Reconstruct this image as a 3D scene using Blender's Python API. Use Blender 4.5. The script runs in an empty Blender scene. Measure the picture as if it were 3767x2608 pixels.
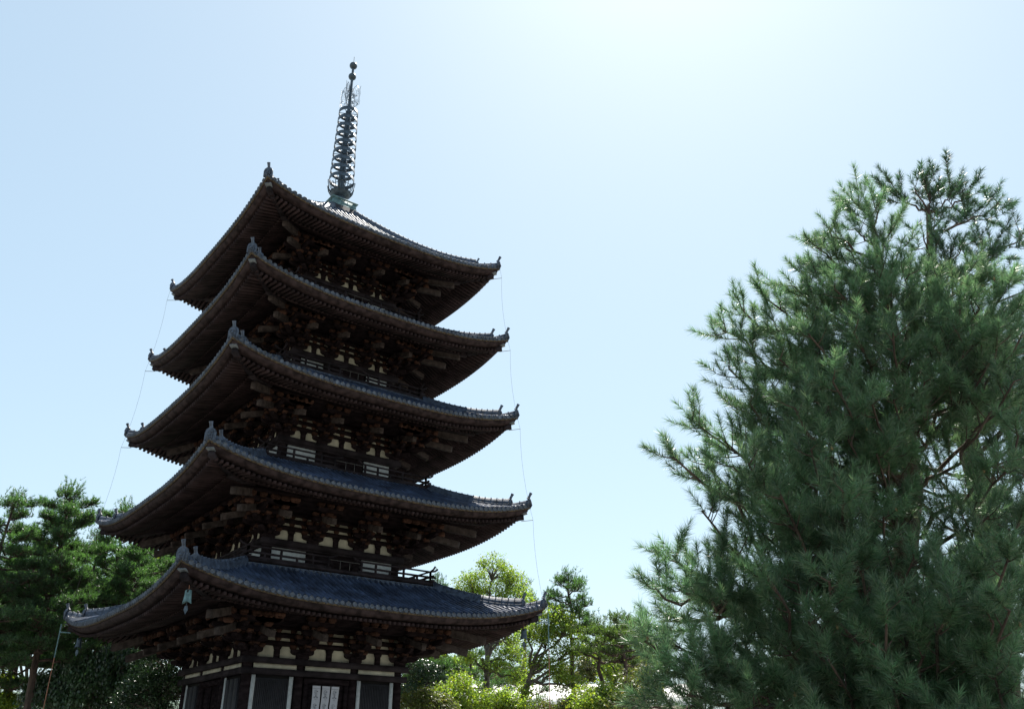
import bpy, math, random
import numpy as np
from mathutils import Matrix, Vector, Euler
PI = math.pi
R = math.radians
sc = bpy.context.scene
# ------------------------------------------------------------ camera
cam_d = bpy.data.cameras.new('camera'); cam = bpy.data.objects.new('camera', cam_d)
sc.collection.objects.link(cam); sc.camera = cam
cam_d.sensor_width = 36; cam_d.lens = 30.37; cam_d.clip_start = .1; cam_d.clip_end = 20000
ZO = 1.65                                    # eye height: the pagoda levels below are measured from the eye
yaw, pit, rol = .6602, .4464, -.0018
Fv = Vector((math.cos(pit)*math.sin(yaw), math.cos(pit)*math.cos(yaw), math.sin(pit)))
Rv = Vector((math.cos(yaw), -math.sin(yaw), 0)); Uv = Rv.cross(Fv)
R2 = Rv*math.cos(rol)+Uv*math.sin(rol); U2 = -Rv*math.sin(rol)+Uv*math.cos(rol)
cam.matrix_world = Matrix(((R2.x, U2.x, -Fv.x, -21.229), (R2.y, U2.y, -Fv.y, -47.123), (R2.z, U2.z, -Fv.z, ZO), (0, 0, 0, 1)))
# ------------------------------------------------------------ light
SUN_EL, SUN_AZ = R(58.6), R(54.3)
w = bpy.data.worlds.new('World'); sc.world = w; w.use_nodes = True
nt = w.node_tree; nt.nodes.clear()
sky = nt.nodes.new('ShaderNodeTexSky'); sky.sky_type = 'NISHITA'; sky.sun_disc = False
sky.sun_elevation = SUN_EL; sky.sun_rotation = SUN_AZ
sky.air_density = 1.0; sky.dust_density = .7; sky.ozone_density = 1.6; sky.altitude = 100
bg = nt.nodes.new('ShaderNodeBackground'); bg.inputs[1].default_value = .15
wo = nt.nodes.new('ShaderNodeOutputWorld')
gm = nt.nodes.new('ShaderNodeGamma'); gm.inputs[1].default_value = .42
mm = nt.nodes.new('ShaderNodeMixRGB'); mm.blend_type = 'MULTIPLY'; mm.inputs[0].default_value = 1; mm.inputs[2].default_value = (1.52, 1.72, 1.74, 1)
nt.links.new(sky.outputs[0], gm.inputs[0]); nt.links.new(gm.outputs[0], mm.inputs[1]); nt.links.new(mm.outputs[0], bg.inputs[0]); nt.links.new(bg.outputs[0], wo.inputs[0])
sun_d = bpy.data.lights.new('sun', 'SUN'); sun_d.energy = 5.0; sun_d.angle = R(.55); sun_d.color = (1, .95, .87)
sun = bpy.data.objects.new('sun', sun_d); sc.collection.objects.link(sun)
sdir = Vector((math.cos(SUN_EL)*math.sin(SUN_AZ), math.cos(SUN_EL)*math.cos(SUN_AZ), math.sin(SUN_EL)))
sun.rotation_euler = sdir.to_track_quat('Z', 'Y').to_euler(); sun.location = sdir*80
sc.view_settings.view_transform = 'Standard'; sc.view_settings.look = 'None'
sc.view_settings.exposure = .92; sc.view_settings.gamma = 1
sc.render.resolution_x = 1024; sc.render.resolution_y = 708
# ------------------------------------------------------------ materials
def mat(name, col, rough=.8, noise=.25, scale=3., detail=6, bump=0, metal=0, trans=0, spec=.5, col2=None, stretch=(1, 1, 1), isl=0, bscale=None, hue2=None, transcol=None):
    m = bpy.data.materials.new(name); m.use_nodes = True; t = m.node_tree; n = t.nodes; l = t.links
    b = n['Principled BSDF']; b.inputs['Roughness'].default_value = rough; b.inputs['Metallic'].default_value = metal
    b.inputs['Specular IOR Level'].default_value = spec
    tc = n.new('ShaderNodeTexCoord'); mp = n.new('ShaderNodeMapping'); mp.inputs['Scale'].default_value = stretch
    l.new(tc.outputs['Object'], mp.inputs[0])
    no = n.new('ShaderNodeTexNoise'); no.inputs['Scale'].default_value = scale; no.inputs['Detail'].default_value = detail
    l.new(mp.outputs[0], no.inputs['Vector'])
    r = n.new('ShaderNodeValToRGB'); c2 = col2 or tuple(c*(1-noise) for c in col); hi = tuple(min(1, c*(1+noise)) for c in col)
    r.color_ramp.elements[0].position = .36; r.color_ramp.elements[0].color = (*c2, 1)
    r.color_ramp.elements[1].position = .64; r.color_ramp.elements[1].color = (*hi, 1)
    l.new(no.outputs['Fac'], r.inputs[0]); out = r.outputs[0]
    if isl:
        g = n.new('ShaderNodeNewGeometry'); hs = n.new('ShaderNodeHueSaturation')
        ma = n.new('ShaderNodeMapRange'); ma.inputs[3].default_value = 1-isl; ma.inputs[4].default_value = 1+isl
        l.new(g.outputs['Random Per Island'], ma.inputs[0]); l.new(ma.outputs[0], hs.inputs['Value'])
        l.new(out, hs.inputs['Color']); out = hs.outputs[0]
        if hue2:
            mx = n.new('ShaderNodeMixRGB'); mx.inputs[2].default_value = (*hue2, 1)
            m2 = n.new('ShaderNodeMath'); m2.operation = 'GREATER_THAN'; m2.inputs[1].default_value = .8
            l.new(g.outputs['Random Per Island'], m2.inputs[0]); l.new(m2.outputs[0], mx.inputs[0]); l.new(out, mx.inputs[1]); out = mx.outputs[0]
    l.new(out, b.inputs['Base Color'])
    if bump:
        bn = n.new('ShaderNodeBump'); bn.inputs['Strength'].default_value = bump; bn.inputs['Distance'].default_value = .03
        n2 = n.new('ShaderNodeTexNoise'); n2.inputs['Scale'].default_value = bscale or scale*4; n2.inputs['Detail'].default_value = 5
        l.new(mp.outputs[0], n2.inputs['Vector']); l.new(n2.outputs['Fac'], bn.inputs['Height']); l.new(bn.outputs[0], b.inputs['Normal'])
    if trans:
        o = n['Material Output']; ts = n.new('ShaderNodeBsdfTranslucent'); mixs = n.new('ShaderNodeMixShader'); mixs.inputs[0].default_value = trans
        tcn = n.new('ShaderNodeMixRGB'); tcn.blend_type = 'MULTIPLY'; tcn.inputs[0].default_value = 1; tcn.inputs[2].default_value = (*(transcol or (1, 1, 1)), 1)
        l.new(out, tcn.inputs[1]); l.new(tcn.outputs[0], ts.inputs[0])
        l.new(b.outputs[0], mixs.inputs[1]); l.new(ts.outputs[0], mixs.inputs[2]); l.new(mixs.outputs[0], o.inputs[0])
    return m
def tile_mat():
    m = mat('roof_tile', (.032, .045, .078), .42, .5, .9, spec=.55, bump=.25, bscale=25)
    t = m.node_tree; n = t.nodes; l = t.links; b = n['Principled BSDF']
    uv = n.new('ShaderNodeUVMap'); uv.uv_map = 'uv'
    fl = n.new('ShaderNodeVectorMath'); fl.operation = 'FLOOR'; l.new(uv.outputs[0], fl.inputs[0])
    wn = n.new('ShaderNodeTexWhiteNoise'); wn.noise_dimensions = '2D'; l.new(fl.outputs[0], wn.inputs['Vector'])
    mr = n.new('ShaderNodeMapRange'); mr.inputs[3].default_value = .85; mr.inputs[4].default_value = 1.4
    pw = n.new('ShaderNodeMath'); pw.operation = 'POWER'; pw.inputs[1].default_value = 1.8; l.new(wn.outputs['Value'], pw.inputs[0]); l.new(pw.outputs[0], mr.inputs[0])
    fr = n.new('ShaderNodeVectorMath'); fr.operation = 'FRACTION'; l.new(uv.outputs[0], fr.inputs[0])
    sx = n.new('ShaderNodeSeparateXYZ'); l.new(fr.outputs[0], sx.inputs[0])
    gt = n.new('ShaderNodeMath'); gt.operation = 'GREATER_THAN'; gt.inputs[1].default_value = .06; l.new(sx.outputs['Y'], gt.inputs[0])
    m3 = n.new('ShaderNodeMapRange'); m3.inputs[3].default_value = .85; l.new(gt.outputs[0], m3.inputs[0])
    mu = n.new('ShaderNodeMath'); mu.operation = 'MULTIPLY'; l.new(mr.outputs[0], mu.inputs[0]); l.new(m3.outputs[0], mu.inputs[1])
    hs = n.new('ShaderNodeHueSaturation'); src = b.inputs['Base Color'].links[0].from_socket
    l.new(src, hs.inputs['Color']); l.new(mu.outputs[0], hs.inputs['Value']); l.new(hs.outputs[0], b.inputs['Base Color'])
    return m
M = {
 'wood': mat('aged_dark_wood', (.019, .0135, .0145), .85, .4, 2.5, bump=.3, stretch=(1, 1, 3), spec=0),
 'beamw': mat('weathered_beam_wood', (.022, .017, .019), .8, .45, 1.6, bump=.3, spec=.08),
 'rafter': mat('rafter_wood', (.028, .018, .0185), .75, .4, 1.3, bump=.2, isl=.25, spec=.08),
 'block': mat('bearing_block_wood', (.056, .028, .02), .75, .45, 1.1, isl=.45, spec=.08),
 'tail': mat('bleached_beam_end_wood', (.052, .041, .038), .85, .4, 3.5, bump=.4, isl=.2, spec=.08),
 'board': mat('eave_board_wood', (.032, .0215, .0215), .8, .5, 3, bump=.4, spec=.08),
 'plaster': mat('old_cream_plaster', (.4, .37, .29), .9, .18, 2.5, bump=.1),
 'white': mat('chalky_white_plaster', (.42, .43, .43), .9, .12, 6, bump=.1),
 'slat': mat('lattice_slats', (.02, .018, .022), .8, .3, 4),
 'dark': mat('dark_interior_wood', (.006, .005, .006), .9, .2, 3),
 'tile': tile_mat(),
 'tile2': mat('ridge_tile', (.042, .055, .082), .5, .5, 5, bump=.5, isl=.15),
 'disc': mat('round_end_tile', (.055, .065, .085), .6, .4, 9, isl=.5),
 'moss': mat('mossy_underlay', (.085, .06, .032), .95, .5, 9, bump=.8, col2=(.025, .017, .012)),
 'bronze': mat('dark_green_bronze', (.055, .075, .095), .45, .35, 4, metal=.5, bump=.15),
 'verdigris': mat('verdigris_bronze', (.11, .19, .2), .6, .35, 5, metal=.3),
 'gmetal': mat('grey_sheet_metal', (.12, .13, .14), .5, .2, 5, metal=.4),
 'copper': mat('copper_pipe', (.3, .13, .08), .5, .2, 4, metal=.4),
 'wire': mat('wire_metal', (.13, .12, .11), .5, .2, 4, metal=.4),
 'stone': mat('podium_granite', (.34, .32, .29), .85, .2, 4, bump=.2),
 'cloth': mat('white_curtain_cloth', (.5, .49, .53), .9, .05, 3, trans=.2),
 'ink': mat('grey_print_ink', (.12, .12, .14), .9, .2, 5),
 'needleN': mat('near_pine_needles', (.115, .2, .11), .36, .3, 1.2, trans=.55, isl=.5, spec=1, transcol=(1.12, 1.32, .95), hue2=(.2, .24, .15)),
 'needleD': mat('dark_open_pine_needles', (.06, .115, .07), .42, .3, .8, trans=.35, isl=.5, spec=.8, transcol=(1.1, 1.4, .8)),
 'needleF': mat('far_pine_needles', (.072, .125, .065), .4, .35, .35, trans=.5, isl=.5, spec=.6, transcol=(1.3, 1.7, .6)),
 'needleY': mat('yellowish_pine_needles', (.085, .13, .045), .45, .35, .35, trans=.45, isl=.5, spec=.6, transcol=(1.4, 1.6, .6)),
 'leafY': mat('yellow_green_leaves', (.2, .26, .08), .42, .25, .4, trans=.58, isl=.45, hue2=(.24, .24, .04), transcol=(1.5, 1.8, .5)),
 'leafD': mat('dark_glossy_leaves', (.035, .07, .03), .35, .35, .5, trans=.25, isl=.5, spec=.7, transcol=(1.2, 1.5, .6)),
 'leafR': mat('mixed_olive_leaves', (.1, .13, .045), .45, .3, .4, trans=.45, isl=.5, hue2=(.17, .15, .06), transcol=(1.4, 1.5, .6)),
 'bark': mat('pine_bark', (.075, .05, .038), .95, .5, 4, bump=1, bscale=9, stretch=(1, 1, .4)),
 'bark2': mat('grey_branch_bark', (.11, .09, .075), .95, .4, 4, bump=.6),
 'cone': mat('pine_cone', (.2, .15, .07), .8, .3, 20),
 'gravel': mat('pale_gravel_ground', (.21, .2, .17), .95, .3, .8, bump=.4, bscale=30),
 'hill': mat('wooded_hill', (.05, .08, .05), .95, .4, .03),
 'roofw': mat('pale_metal_roof', (.62, .6, .58), .5, .08, 2),
 'bwall': mat('beige_building_wall', (.4, .38, .34), .9, .1, 2),
 'glass': mat('window_glass', (.05, .07, .08), .08, .1, 2),
}
# ------------------------------------------------------------ mesh builder
class MB:
    def __init__(s): s.v = []; s.n = 0; s.q = {}; s.uv = {}
    def add(s, v, f, mi=0, uv=None):
        v = np.asarray(v, float).reshape(-1, 3); f = np.asarray(f, int)
        s.v.append(v); s.q.setdefault((f.shape[1], mi), []).append((f+s.n, uv)); s.n += len(v)
    def box(s, c, size, ax=None, mi=0, taper=None):
        h = np.array(size)/2; tx = ty = 1
        if taper: tx, ty = taper                       # bottom scale
        p = np.array([(-tx, -ty, -1), (tx, -ty, -1), (tx, ty, -1), (-tx, ty, -1), (-1, -1, 1), (1, -1, 1), (1, 1, 1), (-1, 1, 1)], float)*h
        fl = False
        if ax is not None: p = p@np.array(ax); fl = np.linalg.det(np.array(ax, float)) < 0
        s.add(p+np.array(c), [f[::-1] for f in BOXF] if fl else BOXF, mi)
    def beam(s, p, q, w_, h_, mi=0, up=(0, 0, 1)):
        p = np.array(p, float); q = np.array(q, float); d = q-p; L = np.linalg.norm(d); d /= L
        sd = np.cross(d, up); sd /= np.linalg.norm(sd); u = np.cross(sd, d)
        s.box((p+q)/2, (w_, L, h_), (sd, d, u), mi)
    def prism(s, pts, o, ex, ey, ez, th, mi=0):         # polygon pts in (ex,ey) about o, thickness th along ez
        o, ex, ey, ez = map(lambda a: np.array(a, float), (o, ex, ey, ez)); P = np.array(pts, float); n = len(P)
        b = o+P[:, :1]*ex+P[:, 1:]*ey; a = np.vstack([b-ez*th/2, b+ez*th/2])
        s.add(a, [[i, (i+1) % n, n+(i+1) % n, n+i] for i in range(n)], mi)
        c0 = b.mean(0); s.add(np.vstack([b-ez*th/2, [c0-ez*th/2]]), [[i, (i+1) % n, n] for i in range(n)], mi)
        s.add(np.vstack([b+ez*th/2, [c0+ez*th/2]]), [[i, (i+1) % n, n] for i in range(n)], mi)
    def tube(s, pts, rad, k=6, mi=0, cap=True):
        P = np.array(pts, float); n = len(P); rad = np.broadcast_to(np.array(rad, float), (n,))
        T = np.gradient(P, axis=0); T /= np.linalg.norm(T, axis=1)[:, None]+1e-9
        ref = np.array((0, 0, 1.)) if abs(T[:, 2]).mean() < .8 else np.array((1., 0, 0))
        A = np.cross(T, ref); A /= np.linalg.norm(A, axis=1)[:, None]+1e-9; B = np.cross(T, A)
        a = np.arange(k)*2*PI/k
        V = P[:, None]+rad[:, None, None]*(np.cos(a)[None, :, None]*A[:, None]+np.sin(a)[None, :, None]*B[:, None])
        i = np.arange(n-1)[:, None]*k; j = np.arange(k)[None]; j2 = (j+1) % k
        s.add(V.reshape(-1, 3), np.stack([i+j, i+j2, i+k+j2, i+k+j], -1).reshape(-1, 4), mi)
        if cap:
            for e in (0, n-1): s.add(np.vstack([V[e], P[e]]), [[x, (x+1) % k, k] for x in range(k)], mi)
    def lathe(s, prof, c=(0, 0, 0), k=24, mi=0):
        P = np.array(prof, float); n = len(P); a = np.arange(k)*2*PI/k
        V = np.stack([P[:, :1]*np.cos(a), P[:, :1]*np.sin(a), np.repeat(P[:, 1:], k, 1)], -1)+np.array(c)
        i = np.arange(n-1)[:, None]*k; j = np.arange(k)[None]; j2 = (j+1) % k
        s.add(V.reshape(-1, 3), np.stack([i+j, i+j2, i+k+j2, i+k+j], -1).reshape(-1, 4), mi)
    def grid(s, V, mi=0, uv=None):                      # V[a,b,3]
        a, b = V.shape[:2]; i = np.arange(a-1)[:, None]*b; j = np.arange(b-1)[None]
        F = np.stack([i+j, i+j+1, i+b+j+1, i+b+j], -1).reshape(-1, 4)
        s.add(V.reshape(-1, 3), F, mi, None if uv is None else uv.reshape(-1, 2)[F])
    def rot4(s):                                        # copies the content for the four sides
        V = np.vstack(s.v); n = len(V); s.v = [V]; base = {k: list(x) for k, x in s.q.items()}
        for r in (1, 2, 3):
            c, q = [(0, 1), (-1, 0), (0, -1)][r-1]
            s.v.append(np.stack([V[:, 0]*c-V[:, 1]*q, V[:, 0]*q+V[:, 1]*c, V[:, 2]], 1))
            for k, x in base.items(): s.q[k] += [(f+n*r, uv) for f, uv in x]
        s.n = 4*n; return s
    def mesh(s, name, mats, smooth=False):
        me = bpy.data.meshes.new(name); V = np.vstack(s.v); me.vertices.add(len(V)); me.vertices.foreach_set('co', V.ravel())
        li = []; ls = []; lt = []; mi = []; uvs = []; st = 0; hasuv = any(uv is not None for x in s.q.values() for _, uv in x)
        for (k, m_), x in s.q.items():
            for f, uv in x:
                li.append(f.ravel()); nf = len(f); ls.append(st+np.arange(nf)*k); lt.append(np.full(nf, k)); mi.append(np.full(nf, m_)); st += nf*k
                if hasuv: uvs.append((uv if uv is not None else np.zeros((nf, k, 2))).reshape(-1, 2))
        li = np.concatenate(li); ls = np.concatenate(ls); lt = np.concatenate(lt); mi = np.concatenate(mi)
        me.loops.add(len(li)); me.loops.foreach_set('vertex_index', li); me.polygons.add(len(ls))
        me.polygons.foreach_set('loop_start', ls); me.polygons.foreach_set('loop_total', lt); me.polygons.foreach_set('material_index', mi)
        if smooth: me.polygons.foreach_set('use_smooth', np.ones(len(ls), bool))
        if hasuv:
            u = me.uv_layers.new(name='uv'); u.data.foreach_set('uv', np.concatenate(uvs).ravel())
        for m_ in (mats if isinstance(mats, (list, tuple)) else [mats]): me.materials.append(M[m_])
        me.update(calc_edges=True); me.validate(); return me
    def build(s, name, mats, parent=None, smooth=False, loc=None, rz=0):
        return link(name, s.mesh(name, mats, smooth), parent, loc, rz)
BOXF = [(0, 3, 2, 1), (4, 5, 6, 7), (0, 1, 5, 4), (1, 2, 6, 5), (2, 3, 7, 6), (3, 0, 4, 7)]
def link(name, data, parent=None, loc=None, rz=0, scale=None):
    o = bpy.data.objects.new(name, data); sc.collection.objects.link(o); o.parent = parent
    if loc is not None: o.location = loc
    if rz: o.rotation_euler = (0, 0, rz)
    if scale: o.scale = scale
    return o
def tag(o, label=None, cat=None, group=None, kind=None):
    if label: o['label'] = label
    if cat: o['category'] = cat
    if group: o['group'] = group
    if kind: o['kind'] = kind
    return o
def empty(name, loc, label, cat, group=None):
    return tag(link(name, None, None, loc), label, cat, group)
# ------------------------------------------------------------ setting
g = MB(); g.grid(np.array([[(x, y, 0.) for y in np.linspace(-6000, 6000, 41)] for x in np.linspace(-6000, 6000, 41)])); tag(g.build('ground', 'gravel'), kind='structure')
rngh = np.random.default_rng(5)
h = MB(); az = np.linspace(-.6, 2.0, 90); hh = 110+28*np.sin(az*5)+22*np.sin(az*11+1)+10*np.sin(az*29)
ring = []
for rr, f in ((1300, 0), (1600, .75), (1900, 1), (2500, .9)):
    ring.append([(-21+rr*math.sin(a), -47+rr*math.cos(a), max(-2, H_*f)) for a, H_ in zip(az, hh)])
h.grid(np.array(ring)); tag(h.build('hills', 'hill', smooth=True), kind='structure')
# ------------------------------------------------------------ pagoda dimensions
T = [0, 4.94+ZO, 10.82+ZO, 16.6+ZO, 22.15+ZO, 27.4+ZO]              # top of each wall plate
COL = [0, 4.2, 3.85, 3.5, 3.15, 2.85]                              # corner column offset
CIN = [0, 1.5, 1.38, 1.25, 1.15, 1.03]                             # inner columns
STR = [0, 2.85, 2.63, 2.4, 2.15, 1.93]                             # struts of the outer bays
SC = [0, 1, .975, .95, .93, .91]
W = [0, 9.95, 9.41, 8.91, 8.49, 8.09]                              # half width at the tile edge
ZE = [0, 6.9+ZO, 12.6+ZO, 18.14+ZO, 23.42+ZO, 28.74+ZO]            # tile edge height at mid side
LF = [0, 1.1, 1.02, 1.05, 1.03, 1.0]                               # corner lift
RIN = [0, 5.55, 5.15, 4.78, 4.4, .85]
ZIN = [0, 9.0+ZO, 14.72+ZO, 20.35+ZO, 25.6+ZO, 34.75+ZO]
RAIL = [0, 0, 10.0+ZO, 15.53+ZO, 21.28+ZO, 26.55+ZO]
pag = empty('pagoda', (0, 0, 0), 'tall dark wooden five-storey pagoda with grey tiled roofs and a bronze spire, left of centre', 'pagoda')
def lift(k, t, r, fade=True):
    f = np.clip((r-RIN[k])/(W[k]-RIN[k]), 0, 1) if k < 5 else np.clip((r-RIN[k])/(W[k]-RIN[k]), 0, 1)**1.3
    return LF[k]*(np.abs(t)/W[k])**3.1*f
def ulift(k, t, r):
    return LF[k]*(np.abs(t)/W[k])**3.1*np.clip((r-COL[k])/(W[k]-COL[k]), 0, 1)**.5
def rz_(k, r):
    q = (W[k]-r)/(W[k]-RIN[k]); a = .8 if k < 5 else .68
    return ZE[k]+(ZIN[k]-ZE[k])*(a*q+(1-a)*q*q)
SP = .31
rng = np.random.default_rng(3)
# podium
m = MB(); m.box((0, 0, .5), (13.4, 13.4, 1.0)); m.box((0, 0, 1.06), (13.8, 13.8, .14)); m.build('podium', 'stone', pag)
# spans
def side(k):                                            # unit frames of the four sides
    a = k*PI/2; c, s_ = round(math.cos(a)), round(math.sin(a))
    return np.array((c, s_, 0.)), np.array((s_, -c, 0.))   # along, outward (k=0: along +x, outward -y)
for k in range(1, 6):
    s = SC[k]; c = COL[k]; t = T[k]; zb = 1.13 if k == 1 else RAIL[k]-1.0
    # body wall, dark boards behind everything
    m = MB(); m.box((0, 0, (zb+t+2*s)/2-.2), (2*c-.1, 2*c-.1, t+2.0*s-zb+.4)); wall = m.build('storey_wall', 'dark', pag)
    pb = .36*s
    # plates and tie beams
    m = MB()
    for hw, z0, z1 in (((c+.45, t-.28, t), (c+.40, t-.79, t-.51)) if k == 1 else ((c+.40, t-.3, t), (c+.3, t-.4, t-.29))):
        x = [(-hw, -hw), (hw, -hw), (hw, hw), (-hw, hw)]
        for i in range(4):
            a, o = side(i); ln = hw*2-.0 if i % 2 == 0 else hw*2-.64
            m = MB(); m.box(o*(hw-.16)+np.array((0, 0, (z0+z1)/2)), (ln, .32, z1-z0), (a, o, (0, 0, 1)))
            m.build('tie_beam', 'beamw', wall)
    # columns
    pos = [(sx*c, sy*c) for sx in (-1, 1) for sy in (-1, 1)]+[(a*CIN[k], b*c) for a in (-1, 1) for b in (-1, 1)]+[(b*c, a*CIN[k]) for a in (-1, 1) for b in (-1, 1)]
    m = MB(); m.lathe([(.235*s, 0), (.27*s, (t-zb)*.4), (.23*s, t-zb-.28)], k=14); cme = m.mesh('column', 'wood', True)
    for x, y in pos: link('column', cme, wall, (x, y, zb))
    # white plaster: strip between beams, bells with strut, panels by side
    for i in range(4):
        a, o = side(i); m = MB(); y0 = c+.06
        bays = [(-c+.22, -CIN[k]-.24), (-CIN[k]+.24, CIN[k]-.24), (CIN[k]+.24, c-.3)]
        for (x0, x1) in (bays if k == 1 else []):
            ms = MB(); ms.box(a*(x0+x1)/2+o*(y0+.14)+np.array((0, 0, t-.395)), (x1-x0, .06, .26), (a, o, (0, 0, 1))); ms.build('plaster_strip', 'plaster', wall)
        m.box(o*(y0+.02)+np.array((0, 0, t+.8*s)), (2*c-.1, .08, 1.62*s), (a, o, (0, 0, 1)))
        m.build('plaster_panel', 'plaster', wall)
        for x in (-STR[k], 0, STR[k]):
            m = MB(); m.box(a*x+o*(y0+.08)+np.array((0, 0, t+.24*s)), (.3*s, .16, .48*s), (a, o, (0, 0, 1)))
            m.box(a*x+o*(y0+.1)+np.array((0, 0, t+.5*s)), (.44*s, .2, .16*s), (a, o, (0, 0, 1)), taper=(.75, .8))
            m.build('strut', 'wood', wall)
        # through beams with little blocks
        for q in (1, 2, 3):
            m = MB(); m.box(o*(y0+.03)+np.array((0, 0, t+(.16+.4*q+.14)*s)), (2*c+1.2, .2, .25*s), (a, o, (0, 0, 1)))
            m.build('through_beam', 'wood', wall)
        m = MB(); b1 = STR[k]-CIN[k]
        xs = [0, -STR[k], STR[k]]
        for cc in (-c, -CIN[k], CIN[k], c): xs += [cc, cc-.56*s, cc+.56*s]
        for q in (1, 2):
            for x in xs:
                if abs(x) < c+.4: m.box(a*x+o*(y0+.06)+np.array((0, 0, t+(.16+.4*q+.34)*s)), (.34*s, .22, .15*s), (a, o, (0, 0, 1)), taper=(.6, .8))
        tag(m.build('wall_blocks', 'block', wall), kind='stuff')
        # ceiling boards between wall and purlin, purlin, secondary beam
        m = MB(); yp = c+1.95*s
        zc = [(c, t+1.62*s), (c+.62*s, t+1.5*s), (c+1.3*s, t+1.62*s), (yp, t+1.9*s)]
        for (r0, z0), (r1, z1) in zip(zc[:-1], zc[1:]):
            m.add([a*-r0+o*r0+np.array((0, 0, z0)), a*r0+o*r0+np.array((0, 0, z0)), a*r1+o*r1+np.array((0, 0, z1)), a*-r1+o*r1+np.array((0, 0, z1))], [(0, 1, 2, 3)])
        m.build('bracket_ceiling', 'wood', wall)
        m = MB(); ex = 1.1*s
        m.box(o*yp+np.array((0, 0, t+1.97*s)), (2*yp+(ex if i % 2 == 0 else -.24), .22*s, .24*s), (a, o, (0, 0, 1)))
        m.build('eave_purlin', 'wood', wall); m = MB(); m.box(o*(yp-.02)+np.array((0, 0, t+2.22*s)), (2*yp-.1, .05, .3*s), (a, o, (0, 0, 1))); m.build('gap_board', 'wood', wall); m = MB()
        m.box(o*(c+1.28*s)+np.array((0, 0, t+1.72*s)), (2*(c+1.28*s), .18*s, .2*s), (a, o, (0, 0, 1)))
        m.build('eave_purlin', 'wood', wall)
    # lower storey openings
    for i in range(4):
        a, o = side(i); Z = np.array((0, 0, 1.)); y0 = c+.02
        if k == 1:
            ups = (-3.9, -1.94, 1.84, 3.79) if i != 3 else (-3.65, 1.97)
            for x in ups:
                m = MB(); m.box(a*x+o*(y0+.13)+Z*((4.12+ZO+1.3)/2), (.2, .06, 4.12+ZO-1.3), (a, o, Z)); m.build('plaster_upright', 'white', wall)
            for x0, x1 in ((-3.78, -2.05), (1.96, 3.68)):
                m = MB(); m.box(a*(x0+x1)/2+o*(y0+.06)+Z*((4.0+ZO+2)/2), (x1-x0, .05, 4.0+ZO-2), (a, o, Z))
                n = 18
                if i != 3:
                    for j in range(n): m.box(a*(x0+(j+.5)*(x1-x0)/n)+o*(y0+.11)+Z*((3.95+ZO+2.1)/2), (.055, .05, 3.95+ZO-2.1), (a, o, Z))
                else:
                    for j in range(3): m.box(a*(x0+(j+.5)*(x1-x0)/3)+o*(y0+.11)+Z*((3.95+ZO+2.1)/2), (.5, .05, 3.6), (a, o, Z))
                m.build('lattice_window', 'slat', wall)
            m = MB()
            m.box(o*(y0+.1)+Z*(3.98+ZO), (2.5, .16, .26), (a, o, Z))
            for sx in (-1, 1):
                m.box(a*sx*1.12+o*(y0+.1)+Z*((3.85+ZO+1.2)/2), (.2, .16, 3.85+ZO-1.2), (a, o, Z))
                m.box(a*sx*.55+o*(y0+.04)+Z*((3.85+ZO+1.2)/2), (.9, .06, 3.85+ZO-1.2), (a, o, Z))
                for j in range(3): m.box(a*sx*.55+o*(y0+.085)+Z*(1.9+j*1.35), (.7, .03, 1.0), (a, o, Z))
            m.build('double_door', 'wood', wall)
        else:
            zr = RAIL[k]; sx = CIN[k]+.3
            for q in (-1, 1):
                m = MB(); m.box(a*q*(sx+c-.28)/2+o*(y0+.1)+Z*((zr-.6+t-.38)/2), (c-.28-sx, .06, t-.38-zr+.6), (a, o, Z)); m.build('plaster_panel', 'white', wall)
            m = MB(); m.box(o*(y0+.08)+Z*((zr-.95+t-.35)/2), (2*CIN[k]-.5, .08, t-.35-zr+.95), (a, o, Z))
            for q in (-.5, .5): m.box(a*q*CIN[k]*.8+o*(y0+.13)+Z*((zr-.95+t-.79)/2), (CIN[k]*.7, .04, t-.79-zr+.75), (a, o, Z))
            m.build('double_door', 'wood', wall)
            m = MB(); m.box(o*(c+.3)+Z*(zr-.93), (2*c+.6, .25, .24), (a, o, Z)); m.build('threshold_beam', 'beamw', wall)
# ------------------------------------------------------------ bracket sets (built at scale 1, origin on the wall line at the top of the plate)
A0, O0, Z0 = np.array((1., 0, 0)), np.array((0., -1, 0)), np.array((0, 0, 1.))
def arm(m, cx, along, out, L, z, hh=.28, wd=.2, mi=0):
    p = [(-L, hh), (-L, hh*.45)]
    for i in range(1, 5): p.append((-L+L*.42*(i/4)**1.4, hh*.45*(1-math.sin(i/4*PI/2))))
    p += [(-a, b) for a, b in reversed(p[2:])]+[(L, hh*.45), (L, hh)]
    m.prism(p, cx+Z0*z, along, Z0, out, wd, mi)
def blk(m, c, al, ou, w_=.38, h_=.24, mi=1, d=None):
    m.box(c+Z0*h_*.2, (w_, d or w_*.85, h_*.6), (al, ou, Z0), mi)
    m.box(c-Z0*h_*.3, (w_, d or w_*.85, h_*.4), (al, ou, Z0), mi, taper=(.62, .62))
def wall_unit(m, al, ou):
    blk(m, ou*.06+Z0*.1, al, ou, .62, .42, 0)
    arm(m, ou*.1, al, ou, .62, .2)
    for x in (-.52, 0, .52): blk(m, ou*.12+al*x+Z0*.56, al, ou, .34, .2)
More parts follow.
